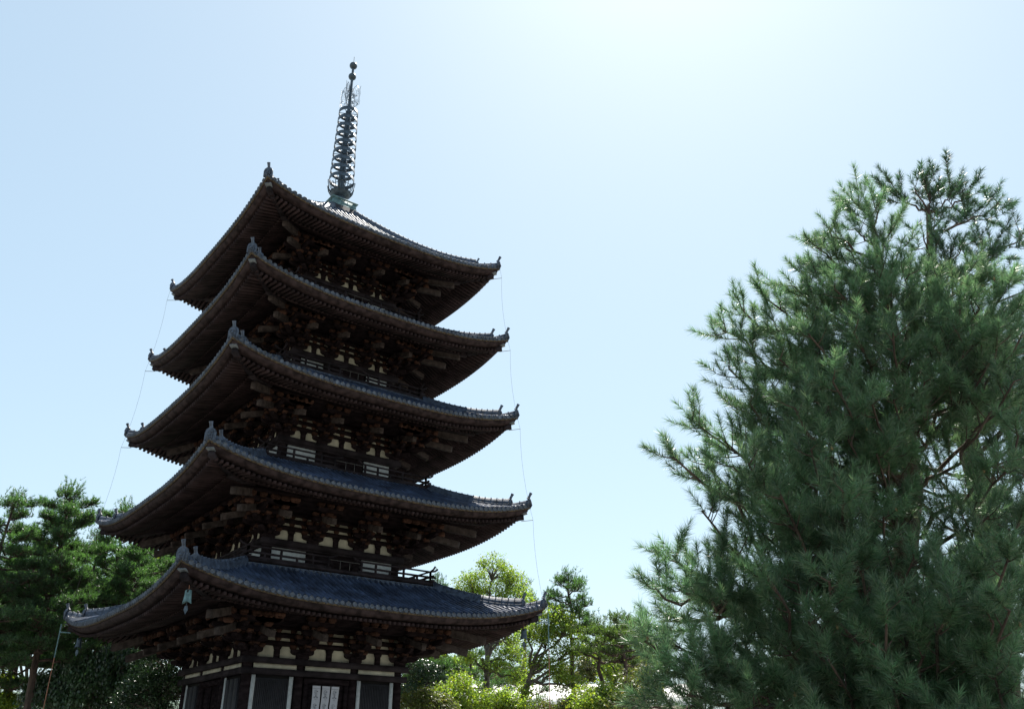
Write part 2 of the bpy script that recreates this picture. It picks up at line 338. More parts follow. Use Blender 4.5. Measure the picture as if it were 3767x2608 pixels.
def out_unit(m, al, ou, n3, full=True):
    # stepped arms outward
    for q, (o1, z) in enumerate(((.78, .24), (1.42, .62))):
        p = [(0, .28), (0, 0), (o1-.35, 0), (o1-.12, .06), (o1, .15), (o1, .28)]
        m.prism(p, Z0*z, ou, Z0, al, .2, 0)
    for o1, z in ((.64, .62), (1.28, 1.0)):
        blk(m, ou*o1+Z0*(z-.05), al, ou, .34, .2)
        if full:
            arm(m, ou*o1, al, ou, .6, z+.02)
            for x in (-.5, 0, .5): blk(m, ou*o1+al*x+Z0*(z+.38), al, ou, .34, .2)
    blk(m, ou*1.95+Z0*1.28, al, ou, .36, .2)
    arm(m, ou*1.95, al, ou, .72 if n3 == 3 else .95, 1.36, .26, .22)
    for x in ((-.56, 0, .56) if n3 == 3 else (-.84, -.28, .28, .84)): blk(m, ou*1.97+al*x+Z0*1.72, al, ou, .38, .26)
def tail(m, ou, al, tip, zt, slope, w_=.26, h_=.34, L=2.6):
    # tail rafter: end cut a little hollow
    d = np.array(ou)-Z0*slope; d /= np.linalg.norm(d); u = np.cross(al, d); u = u if u[2] > 0 else -u
    p0 = np.array(ou)*tip+Z0*zt
    p = [(-L, -h_*.5), (-.12, -h_*.5), (.03, -h_*.45), (0, 0), (-.02, h_*.5), (-.5, h_*.46), (-L, h_*.5)]
    m.prism(p, p0, d, u, al, w_, 0)
mid = MB(); wall_unit(mid, A0, O0); out_unit(mid, A0, O0, 3)
mt = MB(); tail(mt, O0, A0, 2.62, .78, .32)
mid_me = mid.mesh('bracket_set', ['wood', 'block']); tail_me = mt.mesh('tail_rafter', 'tail')
cor = MB(); S2 = math.sqrt(.5); DG = np.array((-S2, -S2, 0)); DA = np.array((S2, -S2, 0)); A1 = np.array((0., 1, 0)); O1 = np.array((-1., 0, 0))
wall_unit(cor, A0, O0); wall_unit(cor, A1, O1)
for al, ou, sg in ((A0, O0, -1), (A1, O1, -1)):
    out_unit(cor, al, ou, 3, False)
    for o1, z in ((.64, .62), (1.28, 1.0)):
        arm(cor, ou*o1+al*sg*(o1-.2), al, ou, 1.0+(o1-.6)*.6, z+.02)
        for x in (-.9, -.35, .2, .8): blk(cor, ou*o1+al*(sg*(o1-.2)+x)+Z0*(z+.38), al, ou, .34, .2)
    arm(cor, ou*1.95+al*sg*.75, al, ou, 1.35, 1.36, .26, .22)
    for x in (-1.15, -.55, .05, .6, 1.15): blk(cor, ou*1.97+al*(sg*.75+x)+Z0*1.72, al, ou, .38, .26)
for q, (o1, z) in enumerate(((1.1, .24), (2.0, .62))):
    p = [(0, .28), (0, 0), (o1-.35, 0), (o1-.12, .06), (o1, .15), (o1, .28)]; cor.prism(p, Z0*z, DG, Z0, DA, .24, 0)
blk(cor, DG*1.85+Z0*1.0, DA, DG, .42, .24); blk(cor, DG*2.75+Z0*1.3, DA, DG, .42, .24); blk(cor, DG*2.75+Z0*1.72, DA, DG, .46, .28)
cor_me = cor.mesh('bracket_set', ['wood', 'block'])
ct = []
for tip, zt, sl, w_, h_, L in ((2.7/S2, .66, .3, .28, .36, 3.4), (3.4/S2, 1.27, .24, .3, .38, 3.6)):
    m = MB(); tail(m, DG, DA, tip, zt, sl, w_, h_, L); ct.append(m.mesh('corner_tail_rafter', 'tail'))
st = []
for al, ou, off in ((A0, O0, 0), (A1, O1, 0)):
    m = MB(); tail(m, ou, al, 2.62, .78, .32); st.append(m.mesh('tail_rafter', 'tail'))
for k in range(1, 6):
    s = SC[k]; zs = s if k < 2 else s*(1-.02*k)
    for i in range(4):
        a, o = side(i)
        for x in (-CIN[k], CIN[k]):
            b = link('bracket_set', mid_me, pag, tuple(a*x+o*(COL[k]+.06)+Z0*T[k]), i*PI/2, (s, s, s))
            link('tail_rafter', tail_me, b, (0, 0, 0))
        b = link('bracket_set', cor_me, pag, tuple(-a*COL[k]+o*COL[k]+Z0*T[k]), i*PI/2, (s, s, s))
        for me in ct: link('corner_tail_rafter', me, b, (0, 0, 0))
        for me in st: link('tail_rafter', me, b, (0, 0, 0))
# ------------------------------------------------------------ roofs
def loft(m, k, prof, mi=0, n=49, close=True, lf=lift):
    tt = np.linspace(-1, 1, n); V = np.zeros((len(prof)+(1 if close else 0), n, 3))
    for i, (r, z) in enumerate(list(prof)+([prof[0]] if close else [])):
        x = tt*r; V[i, :, 0] = x; V[i, :, 1] = -r; V[i, :, 2] = z+LF[k]*(np.abs(x)/W[k])**3.1*min(1, (r-COL[k])/(W[k]-COL[k]) if r < W[k]-.6 else 1)
    m.grid(V, mi)
for k in range(1, 6):
    Wk, ze = W[k], ZE[k]
    # tile field
    m = MB(); n = int(round(2*Wk/SP)); sp = 2*Wk/n; sub = 12; nr = 15
    u = np.linspace(0, n, n*sub+1); t = -Wk+u*sp; fr = u % 1
    hgt = np.where(np.abs(fr-.5) < .3, np.sqrt(np.clip(1-((fr-.5)/.3)**2, 0, 1))*.14, -.07*np.cos(PI*np.clip(np.minimum(fr, 1-fr)/.2, 0, 1)/2))
    q = np.linspace(0, 1, nr)
    V = np.zeros((nr, len(t), 3)); UV = np.zeros((nr, len(t), 2))
    rowj = rng.normal(0, .009, n+1)[np.minimum(np.floor(u).astype(int), n)]
    r0 = np.clip(np.maximum(RIN[k], np.abs(t)), 0, Wk)
    for j in range(nr):
        r = r0+(Wk-r0)*q[j]
        V[j, :, 0] = t; V[j, :, 1] = -r; V[j, :, 2] = rz_(k, r)+lift(k, t, r)+hgt+rowj*(hgt > 0)*math.sin(j*1.9)+.018*np.sin(t*1.3+k)*np.sin(j*.6+k)
        UV[j, :, 0] = np.floor(u)+.5; UV[j, :, 1] = (Wk-r)/.36+.97
    m.grid(V, 0, UV); m.rot4(); roof = m.build('roof', 'tile', pag, True)
    m = MB(); tt_ = np.linspace(-1, 1, 41); rs_ = np.linspace(max(RIN[k]-.3, .3) if k < 5 else .05, Wk-.5, 12); V = np.zeros((12, 41, 3))
    for j in range(12):
        rj = np.full(41, rs_[j]); V[j, :, 0] = tt_*rs_[j]; V[j, :, 1] = -rs_[j]; V[j, :, 2] = rz_(k, rj)+lift(k, tt_*rs_[j], rj)-.2
    m.grid(V); m.rot4().build('sun_block_deck', 'dark', roof)  # unseen dark deck below the tile sheet, added to block sun leaking through
    # round end tiles with rims, pendant flat tiles between
    m = MB(); me2 = MB()
    for j in range(n):
        tc_ = -Wk+(j+.5)*sp; z = ze+float(lift(k, tc_, Wk)); rd = .108*rng.uniform(.94, 1.05)
        c0 = np.array((tc_+rng.normal(0, .008), -Wk-.02, z+.0+rng.normal(0, .006)))
        a = np.arange(12)*2*PI/12; ring = lambda r_, y_: np.stack([c0[0]+r_*np.cos(a), np.full(12, c0[1]+y_), c0[2]+r_*np.sin(a)], 1)
        VV = np.stack([ring(rd*.98, .1), ring(rd, -.03), ring(rd*.8, -.03), ring(rd*.76, -.008), ring(rd*.25, -.01), ring(.004, -.03)])
        VV = np.concatenate([VV, VV[:, :1]], 1); m.grid(VV)
        if k < 3: m1 = MB(); m1.grid(VV); m1.build('round_end_tile', 'disc', roof)
        tj = -Wk+j*sp; zj = ze+float(lift(k, tj, Wk)); a2 = np.linspace(-1, 1, 7)
        lo = np.stack([tj+a2*sp*.5, np.full(7, -Wk+.015), zj-.03-.1*np.sqrt(1-a2**2*.8)+a2**2*.06], 1); hi2 = lo.copy(); hi2[:, 2] = zj+.035
        me2.grid(np.stack([hi2, lo, lo+np.array((0, .05, 0))]))
    m.rot4()
    if k < 3: m.q = {a_: [b_ for i_, b_ in enumerate(x_) if i_ >= n] for a_, x_ in m.q.items()}
    tag(m.build('round_end_tiles', 'disc', roof), kind='stuff'); tag(me2.rot4().build('pendant_tiles', 'tile2', roof), kind='stuff')
    # eave boards
    m = MB(); loft(m, k, [(Wk-.03, ze-.06), (Wk-.02, ze-.15), (Wk-.09, ze-.17), (Wk-.14, ze-.1)], 1)
    loft(m, k, [(Wk-.1, ze-.12), (Wk-.14, ze-.32), (Wk-.42, ze-.45), (Wk-.6, ze-.4), (Wk-.4, ze-.1)], 0)
    m.rot4().build('eave_board', ['board', 'moss'], roof)
    # soffit boards and rafters
    r1, z1 = Wk-.45, ze-.57; r2, z2 = Wk-1.83, ze-.57+.42*(1 if k > 1 else .7)
    yp = COL[k]+1.95*SC[k]; z3 = T[k]+2.18*SC[k]
    m = MB(); loft(m, k, [(r1+.1, z1+.12), (r2-.2, z2+.15)], 0, close=False); loft(m, k, [(r2+.05, z2+.09), (yp, z3+.1), (COL[k]+.1, z3+(z3-z2)*.9+.1)], 0, close=False)
    m.rot4().build('soffit_boards', 'rafter', roof)
    m = MB(); loft(m, k, [(r2+.1, z2+.0), (r2+.1, z2+.12), (r2-.08, z2+.12), (r2-.08, z2+.02)], 0); m.rot4().build('rafter_ledge', 'board', roof)
    UL = lambda t_, r_: LF[k]*(abs(t_)/Wk)**3.1*min(1, (r_-COL[k])/(Wk-COL[k]) if r_ < Wk-.6 else 1)
    for nm, ra, za, rb, zb_, rd, sq in (('flying_rafters', r1, z1, r2-.05, z2+.02, .13, True), ('base_rafters', r2, z2-.09, COL[k]+.3, None, .075, False)):
        m = MB(); nn = int(2*Wk/.262); ss = 2*Wk/nn
        for j in range(nn):
            t_ = -Wk+(j+.5)*ss
            if abs(t_) > ra-.12: continue
            rs = max(abs(t_)+.05, rb)
            if nm[0] == 'f':
                z_at = lambda r_: za+(zb_-za)*(ra-r_)/(ra-rb)
                m.beam((t_, -ra, z_at(ra)+UL(t_, ra)), (t_, -rs, z_at(rs)+UL(t_, rs)), .125, .15)
            else:
                z_at = lambda r_: za+(z3-za)*(ra-r_)/(ra-yp)
                m.tube([(t_, -ra, z_at(ra)+UL(t_, ra)), (t_, -rs, z_at(rs)+UL(t_, rs))], rd, 7)
        tag(m.rot4().build(nm, 'rafter', roof), kind='stuff')
    # hip rafters, hip ridges, ornaments at the four corners
    for i in range(4):
        a, o = side(i); dg = -a+o; da = (a+o)*S2                     # diagonal (length sqrt2 per metre of r)
        P = lambda r, z: dg*r+Z0*z
        zl = lambda r, z: z+UL(r, r)
        m = MB()
        m.beam(P(r2-.2, zl(r2-.2, z2)+.0), P(Wk-.3, zl(Wk-.3, z1)-.0), .26, .28)
        m.beam(P(COL[k]+.5, z3+.35), P(r2-.05, zl(r2-.05, z2)-.12), .28, .3)
        m.build('hip_rafter', 'beamw', roof)
        m = MB(); m.beam(P(Wk-.5, zl(Wk-.45, z1)+.17), P(Wk-.16, zl(Wk-.2, z1)+.2), .36, .06); m.build('hip_rafter_cap', 'gmetal', roof)
        def ridge(ra, rb, hA, hB, wd):
            m = MB(); nseg = 16; rs = np.linspace(ra, rb, nseg)
            zs = rz_(k, rs)+lift(k, rs, rs); hs = np.linspace(hA, hB, nseg)
            cs = [(-wd, -.1), (-wd, .3), (-wd*.86, .3), (-wd*.86, .62), (-wd*.72, .62), (-wd*.72, .8), (-.1, .8), (-.08, .95), (0, 1.02), (.08, .95), (.1, .8), (wd*.72, .8), (wd*.72, .62), (wd*.86, .62), (wd*.86, .3), (wd, .3), (wd, -.1)]
            V = np.zeros((nseg, len(cs), 3))
            for j in range(nseg):
                for q_, (x_, y_) in enumerate(cs): V[j, q_] = dg*rs[j]+da*x_+Z0*(zs[j]+(y_*hs[j] if y_ > 0 else y_))
            m.grid(V); m.add(np.vstack([V[-1], V[-1].mean(0)]), [[x, x+1, len(cs)] for x in range(len(cs)-1)])
            # joints of the cap tiles
            L = (rb-ra)*1.414; nj = int(L/.33)
            for j in range(1, nj):
                f = j/nj; r_ = ra+(rb-ra)*f; zz = float(rz_(k, np.array(r_))+lift(k, r_, r_)); hh_ = hA+(hB-hA)*f
                m.beam(dg*(r_-.02)+Z0*(zz+hh_*.92), dg*(r_+.02)+Z0*(zz+hh_*.92), .23, .1)
            m.build('hip_ridge', 'tile2', roof); return zs[-1]
        def orn(r, z, s_):
            m = MB(); pts = [(-.29, -.12), (-.3, .32), (-.24, .5), (-.1, .6), (.1, .6), (.24, .5), (.3, .32), (.29, -.12), (.1, -.05), (-.1, -.05)]
            c0 = P(r, z); dn = dg/1.41421
            m.prism([(x*s_, y*s_) for x, y in pts], c0, da, Z0, dn, .13*s_)
            m.prism([(x*s_*.6, (.05+y*.75)*s_) for x, y in pts], c0+dn*.09*s_, da, Z0, dn, .08*s_)
            for x_ in (-.13, .13): m.box(c0+dn*.14*s_+da*x_*s_+Z0*.32*s_, (.1*s_, .06*s_, .08*s_), (da, dn, Z0))
            m.box(c0+dn*.15*s_+Z0*.18*s_, (.14*s_, .1*s_, .12*s_), (da, dn, Z0)); m.box(c0+dn*.14*s_+Z0*.06*s_, (.26*s_, .05*s_, .05*s_), (da, dn, Z0))
            tt_ = np.linspace(0, 1, 6); tb = [c0-dn*.05*s_+Z0*.5*s_+dn*.2*s_*x_+Z0*(.42*x_)*s_ for x_ in tt_]
            m.tube(tb, [.13*s_, .1*s_, .09*s_, .09*s_, .1*s_, .115*s_], 10)
            m.build('ridge_end_ornament', 'tile2', roof)
        e1 = 9.0/9.95*Wk if k < 5 else .86*Wk
        za_ = ridge(RIN[k]-.05, e1, .42 if k < 5 else .36, .5, .2); orn(e1+.06, za_, .85 if k < 5 else .62)
        zb2 = ridge(e1+.12, Wk-.12, .22, .36 if k < 5 else .3, .17); orn(Wk-.08, zb2-.02, .85)
    # flat ridge courses where the roof meets the storey above
    if k < 5:
        m = MB(); ri = RIN[k]
        for j, (r_, z_) in enumerate(((ri+.16, 0), (ri+.1, .09), (ri+.04, .18))):
            nb = int(2*r_/.42)
            for q_ in range(nb):
                x0 = -r_+q_*2*r_/nb; m.box((x0+r_/nb, -r_+.15, ZIN[k]-.1+z_+.045+rng.normal(0, .004)), (2*r_/nb-.012, .3, .075))
        m.rot4().build('base_ridge_course', 'tile2', roof)
# ------------------------------------------------------------ balconies
for k in range(2, 6):
    zr = RAIL[k]; rr = COL[k]+(1.5 if k < 4 else 1.4); zf = zr-.62
    m = MB(); m.box((0, 0, zf-.08), (2*rr+.5, 2*rr+.5, .14)); m.box((0, 0, zf-.28), (2*rr+.16, 2*rr+.16, .24)); m.box((0, 0, zf-.6), (2*rr-.5, 2*rr-.5, .44))
    for sx in (-1, 1):
        for sy in (-1, 1): m.beam((sx*(rr-.6), sy*(rr-.6), zf-.3), (sx*(rr+.42), sy*(rr+.42), zf-.3), .2, .2)
    bal = m.build('balcony', 'beamw', pag)
    for i in range(4):
        a, o = side(i); gp = .95*SC[k]; oy = .0 if i % 2 == 0 else .012
        for sg in (-1, 1):
            m = MB()
            xs = np.array([gp-.42, gp-.25, gp, gp+.4, rr, rr+.3, rr+.48]); cz = np.array([.14, .05, 0, 0, 0, .07, .2])
            m.tube([a*sg*x+o*rr+Z0*(zr+z+oy) for x, z in zip(xs, cz)], .052, 8)
            xs = [gp-.12, rr+.36]
            m.beam(a*sg*xs[0]+o*rr+Z0*(zr-.3+oy), a*sg*xs[1]+o*rr+Z0*(zr-.3+oy), .09, .1)
            m.beam(a*sg*xs[0]+o*rr+Z0*(zr-.55+oy), a*sg*xs[1]+o*rr+Z0*(zr-.55+oy), .12, .13)
            npst = 6
            for j in range(npst):
                x = gp+.05+(rr-gp-.05)*j/(npst-1)
                top = zr-.02 if j % 2 == 1 or j == 0 else zr-.27
                m.box(a*sg*x+o*rr+Z0*((top+zf)/2), (.1, .1, top-zf), (a, o, Z0))
            m.build('railing', 'beamw', bal)
        m = MB(); m.beam(a*-gp+o*rr+Z0*(zr-.12), a*gp+o*rr+Z0*(zr-.12), .02, .02)
        for x in (-.3, .3): m.beam(a*x*gp+o*rr+Z0*zf, a*x*gp+o*rr+Z0*(zr-.12), .02, .02, up=(1, 1, 0))
        m.build('safety_rod', 'wire', bal)
# ------------------------------------------------------------ bronze spire
zb = 34.85+ZO
m = MB(); m.tube([(0, 0, 35.4+ZO), (0, 0, 38+ZO), (0, 0, 43.9+ZO), (0, 0, 44.3+ZO), (0, 0, 48.9+ZO)], [.26, .23, .17, .13, .08], 14)
spire = m.build('spire_shaft', 'bronze', pag, True)
m = MB(); m.box((0, 0, 34.45+ZO), (1.9, 1.9, 1.2)); m.build('spire_base_course', 'slat', spire)
m = MB(); m.box((0, 0, 35.3+ZO), (1.78, 1.78, .5)); m.box((0, 0, 35.6+ZO), (1.98, 1.98, .07)); m.box((0, 0, 35.1+ZO), (1.86, 1.86, .08))
for i in range(4):
    a, o = side(i)
    for x in (-.6, -.2, .2, .6): m.box(a*x+o*.9+Z0*(35.33+ZO), (.05, .03, .3), (a, o, Z0))
m.build('dew_basin', 'verdigris', spire)
m = MB(); m.lathe([(.72, 35.62+ZO), (.7, 35.8+ZO), (.6, 36.05+ZO), (.42, 36.25+ZO), (.36, 36.3+ZO)], k=28); m.build('inverted_bowl', 'bronze', spire, True)
m = MB(); m.lathe([(.36, 36.28+ZO), (.6, 36.4+ZO), (.72, 36.62+ZO), (.76, 36.7+ZO), (.7, 36.72+ZO), (.3, 36.6+ZO)], k=28)
m.build('lotus_bowl', 'bronze', spire, True)
for j in range(16):
    m = MB(); a_ = j*PI/8; d = np.array((math.cos(a_), math.sin(a_), 0)); e = np.array((-d[1], d[0], 0)); big = j % 2 == 0
    hgt = .75 if big else .5
    for sg in (-1, 1):
        m.tube([d*.72+e*sg*.1+Z0*(36.6+ZO), d*.86+e*sg*.1+Z0*(36.85+ZO), d*(.98 if big else .88)+e*sg*.08+Z0*(36.62+hgt+ZO), d*(1.02 if big else .9)+Z0*(36.7+hgt+ZO)], .028, 5)
    m.build('lotus_petal', 'bronze', spire)
for j in range(9):
    z = 37.8+ZO+j*(43.9-37.8)/8; ra = .89-.18*j/8
    m = MB(); m.lathe([(ra, -.15), (ra, .15), (ra-.035, .15), (ra-.035, -.15), (ra, -.15)], k=36)
    m.lathe([(.22, -.16), (.28-.06*j/8, -.08), (.28-.06*j/8, .08), (.22, .16)], k=14)
    for q in range(6):
        a_ = q*PI/3+j*.2; d = np.array((math.cos(a_), math.sin(a_), 0)); m.beam(d*.2, d*(ra-.02), .035, .035)
    m.build('spire_ring', 'bronze', spire, loc=(0, 0, z))
fr_ = random.Random(4)
for i in range(4):
    a, o = side(i); a_ = i*PI/2+R(38); d = np.array((math.cos(a_), math.sin(a_), 0)); m = MB()
    z0 = 44.45+ZO
    out = [(.12, 0), (.55, .05), (.72, .5), (.7, 1.2), (.66, 1.7), (.5, 2.1), (.3, 1.95), (.14, 1.5)]
    m.tube([d*x+Z0*(z0+z) for x, z in out], .018, 5)
    for j in range(30):
        f = j/29; p = (.12+fr_.random()*.5, fr_.random()*1.8)
        ph = fr_.random()*6; pts = [(p[0]+.11*math.cos(ph+x*.9)*(1-x*.12), p[1]+.13*math.sin(ph+x*.9)*(1-x*.12)) for x in range(6)]
        m.tube([d*min(max(x, .1), .7)+Z0*(z0+z) for x, z in pts], .013, 4)
    for j in range(14):
        z = .15+j*.13; x = .7+.02*math.sin(j); m.tube([d*x+Z0*(z0+z), d*(x+.07)+Z0*(z0+z+.03), d*(x+.1)+Z0*(z0+z+.13)], .012, 4)
    m.build('flame_openwork', 'bronze', spire)
for z, r_ in ((47.5, .29), (48.6, .29)):
    m = MB(); m.lathe([(r_*math.sin(x)+.001, -r_*math.cos(x)) for x in np.linspace(0, PI, 14)], k=20)
    if z > 48: m.lathe([(.06, r_*.9), (.03, r_*1.25), (.002, r_*1.45)], k=8)
    m.build('sacred_ball', 'bronze', spire, True, loc=(0, 0, z+ZO))
m = MB(); m.tube([(0, 0, 48.9+ZO), (0, 0, 49.5+ZO)], .018, 5); m.build('lightning_tip', 'wire', spire)
# ------------------------------------------------------------ lightning cables beside the right and left corners
def cable(sx, sy, label, nm='lightning_cable'):
    e = empty(nm, (sx*10.02, sy*10.02, 0), label, 'cable', 'lightning cables of the pagoda'); off = np.array((sx*10.02, sy*10.02, 0))
    D = np.array((sx, sy, 0.)); pts = []
    for k in (5, 4, 3, 2, 1):
        r = W[k]+.08; z = ZE[k]+LF[k]-.85
        tip = D*r+Z0*z; root = D*(W[k]-.4)+Z0*(z-.05)
        m = MB(); m.tube([root-off, tip-off], .016 if k > 1 else .035, 6); m.build('standoff_rod', 'wire' if k > 1 else 'verdigris', e)
        pts.append(tip)
    full = [D*(W[5]+.0)+Z0*(pts[0][2]+.75)]
    for p, q in zip(pts[:-1], pts[1:]):
        for f in np.linspace(0, 1, 7)[:-1]: full.append(p+(q-p)*f+D*(-.25*4*f*(1-f)*.5))
    full.append(pts[-1])
    m = MB(); m.tube([x-off for x in full], .006, 5); m.build('cable', 'wire', e)
    m = MB(); m.tube([pts[-1]-off+Z0*.45, pts[-1]-off-Z0*1.4], .03, 8); m.build('upper_pipe', 'verdigris', e)
    m = MB(); m.tube([pts[-1]-off-Z0*1.4, D*10.02*0+Z0*.02], .022, 8); m.build('down_pipe', 'copper', e)
cable(1, -1, 'thin lightning cable and pipe dropping from the right roof corners of the pagoda')
cable(-1, 1, 'thin lightning cable and pipe dropping from the left roof corners of the pagoda')
# ------------------------------------------------------------ wind bells
for (x, y, z, label, mt_) in ((-9.15, -9.15, 7.15, 'pale green wind bell under the near corner of the lowest roof', 'verdigris'), (9.08, -9.08, 7.1, 'dark wind bell under the right corner of the lowest roof', 'bronze'), (-9.1, 9.1, 7.1, 'dark wind bell under the far left corner of the lowest roof', 'bronze')):
    e = empty('wind_bell', (x, y, z+ZO), label, 'wind bell', 'wind bells under the lowest roof')
    m = MB(); m.tube([(0, 0, .12), (.04, 0, 0), (0, 0, -.12), (-.04, 0, 0), (0, 0, .12)], .012, 5); m.tube([(0, 0, -.1), (0, 0, -.3)], .015, 5); m.build('hook', 'copper', e)
    m = MB(); a = np.arange(16)*2*PI/16
    prof = [(.02, -.28), (.11, -.29), (.145, -.33), (.15, -.5), (.17, -.66), (.2, -.78)]
    V = np.array([[(r_*math.cos(t_), r_*.62*math.sin(t_), z_-(.1*abs(math.cos(t_))**2*(i/5)**3)) for t_ in np.append(a, 0)] for i, (r_, z_) in enumerate(prof)]); m.grid(V)
    V2 = V.copy(); V2[..., :2] *= .9; m.grid(V2[:, ::-1]); m.box((0, -.1, -.36), (.06, .03, .09), mi=1)
    m.build('bell_body', [mt_, 'dark'], e, rz=-R(38))
    m = MB(); m.tube([(0, 0, -.5), (0, 0, -.95)], .01, 5); m.prism([(-.06, -.95), (-.09, -1.12), (0, -1.3), (.09, -1.12), (.06, -.95)], (0, 0, 0), (1, 0, 0), (0, 0, 1), (0, 1, 0), .012); m.build('clapper', 'bronze', e, rz=-R(38))
# ------------------------------------------------------------ entrance curtain
cu = empty('entrance_curtain', (-.08, -4.5, 1.13), 'white three-panel cloth curtain printed with grey trees and paired deer, hanging in the pagoda doorway', 'curtain')
m = MB(); m.tube([(-.8, 0, 3.8+ZO-1.13), (.85, 0, 3.8+ZO-1.13)], .02, 6); m.build('curtain_pole', 'wood', cu)
def deer(m, cx, cz, s_, f):
    y = -.012; q = lambda pts: m.prism([(cx+f*x*s_, cz+z*s_) for x, z in pts], (0, y, 0), (1, 0, 0), (0, 0, 1), (0, 1, 0), .004)
    q([(-.5, .1), (.3, .1), (.4, .35), (-.45, .38), (-.58, .25)]); q([(.25, .25), (.45, .3), (.62, .7), (.45, .75)]); q([(.42, .62), (.85, .6), (.85, .68), (.5, .82)])
    for x in (-.45, -.3, .18, .32): q([(x, .15), (x-.02, -.35), (x+.06, -.35), (x+.1, .15)])
    for x in (.5, .42): q([(x, .78), (x-.14, 1.2), (x-.09, 1.2), (x+.06, .78)])
for j, x in enumerate((-.515, -.0, .51)):
    m = MB(); H_ = 3.0; nz = 26; nx = 9; V = np.zeros((nz, nx, 3))
    for a_ in range(nz):
        for b_ in range(nx):
            f = a_/(nz-1); g_ = b_/(nx-1)-.5
            V[a_, b_] = (x+g_*.43*(1-.06*f)-.1*f*f+.02*math.sin(7*f+j), .03*math.sin(g_*9+j+5*f)*f-.02*f, 3.76+ZO-1.13-H_*f)
    m.grid(V); m.grid(V[:, ::-1]+np.array((0, .006, 0))); p = m.build('cloth_panel', 'cloth', cu, True)
    m = MB(); ztop = 3.76+ZO-1.13
    for rep in range(4):
        cz = ztop-.42-rep*.64; cx = x-.1*((ztop-cz)/H_)**2; fr_ = random.Random(7)
        for t_ in range(46):
            an = fr_.random()*2*PI; rr_ = .105*math.sqrt(fr_.random()); zz = cz+.12+rr_*math.sin(an)*1.2; xx = cx+rr_*math.cos(an)
            m.prism([(xx-.012, zz), (xx, zz+.014), (xx+.012, zz), (xx, zz-.01)], (0, -.012, 0), (1, 0, 0), (0, 0, 1), (0, 1, 0), .004)
        m.box((cx, -.012, cz-.04), (.014, .004, .12)); deer(m, cx-.07, cz-.13, .09, 1); deer(m, cx+.07, cz-.13, .09, -1)
        m.tube([(cx-.05, -.012, cz-.21), (cx, -.012, cz-.225), (cx+.05, -.012, cz-.21)], .005, 4)
    for t_ in range(5): m.tube([(x-.2+t_*.08, -.012, ztop-.12), (x-.16+t_*.08, -.012, ztop-.135), (x-.12+t_*.08, -.012, ztop-.12)], .005, 4)
    m.build('deer_and_tree_print', 'ink', p)
# ------------------------------------------------------------ vegetation
def unit(v): return v/(np.linalg.norm(v, axis=-1, keepdims=True)+1e-9)
def needles(rg, org, dr, L, n, ln, wd, back=.12):
    """shoots: origins, directions, lengths -> triangles"""
    S = len(org); dr = unit(dr); t = rg.random((S, n)); ph = rg.random((S, n))*2*PI; th = R(66)-t*R(36)+rg.normal(0, .12, (S, n))
    ref = rg.normal(size=(S, 3)); A = unit(np.cross(dr, ref)); B = np.cross(dr, A)
    nd = dr[:, None]*np.cos(th)[..., None]+(A[:, None]*np.cos(ph)[..., None]+B[:, None]*np.sin(ph)[..., None])*np.sin(th)[..., None]
    p = org[:, None]+dr[:, None]*(t*L[:, None])[..., None]
    l_ = ln*rg.uniform(.75, 1.1, (S, n))[..., None]; tip = p+nd*l_; tip[..., 2] -= .04*ln
    sd = unit(np.cross(nd, rg.normal(size=nd.shape)))*wd/2
    V = np.stack([p-sd, p+sd, tip], 2).reshape(-1, 3); F = np.arange(len(V)).reshape(-1, 3); return V, F
def curve(p0, p1, sag, n=9, rg=None, j=0):
    f = np.linspace(0, 1, n)[:, None]; P = p0+(p1-p0)*f; P[:, 2] += sag*(f[:, 0]**2.4-f[:, 0])
    if j: P[1:-1] += rg.normal(0, j, (n-2, 3))
    return P
def samp(P, f):
    x = np.asarray(f)*(len(P)-1); i = np.clip(x.astype(int), 0, len(P)-2); w_ = (x-i)[..., None]; return P[i]*(1-w_)+P[i+1]*w_
def plume(rg, wood, SH, root, tip, wid, dens, shl, r0=.05, up=.5):
    root = np.array(root); tip = np.array(tip); L = np.linalg.norm(tip-root); tip = tip-(tip-root)*min(.3, .26/L); L = np.linalg.norm(tip-root); P = curve(root, tip, .26*L, 9, rg, .025*L)
    wood.tube(P, np.linspace(r0, .012, 9), 5, cap=False); n = max(4, int(L*dens)); dT = unit(tip-root)
    for j in range(n):
        f = 1-(j/n)**1.15*.78; f += rg.normal(0, .02); f = min(max(f, .15), 1); b = samp(P, np.array([f]))[0]
        loc_t = unit(samp(P, np.array([min(1, f+.05)]))[0]-samp(P, np.array([f-.05]))[0])
        rad = rg.normal(size=3); rad -= loc_t*rad.dot(loc_t); rad = unit(rad); rad[2] = rad[2]*.6+.1
        le = wid*rg.uniform(.45, 1.1)*(.35+.75*math.sin(min(1, (1-f)*1.6+.12)*PI/2))
        d = unit(rad*1.05+loc_t*.5); e = b+d*le+np.array((0, 0, le*.2))
        Q = curve(b, e, le*.15, 5); wood.tube(Q, np.linspace(max(.008, r0*.22), .005, 5), 4, cap=False)
        m_ = max(2, int(le/shl*2.2))
        for q in range(m_):
            g_ = 1-q/m_*.8; o = samp(Q, np.array([g_]))[0]; dd = unit(d*(1 if q == 0 else .7)+loc_t*.4+rg.normal(0, .38 if q else .15, 3)+np.array((0, 0, up*1.3)))
            SH.append((o, dd, shl*rg.uniform(.65, 1.15)))
    SH.append((tip-dT*shl*.3, unit(dT+np.array((0, 0, up))), shl*1.3))
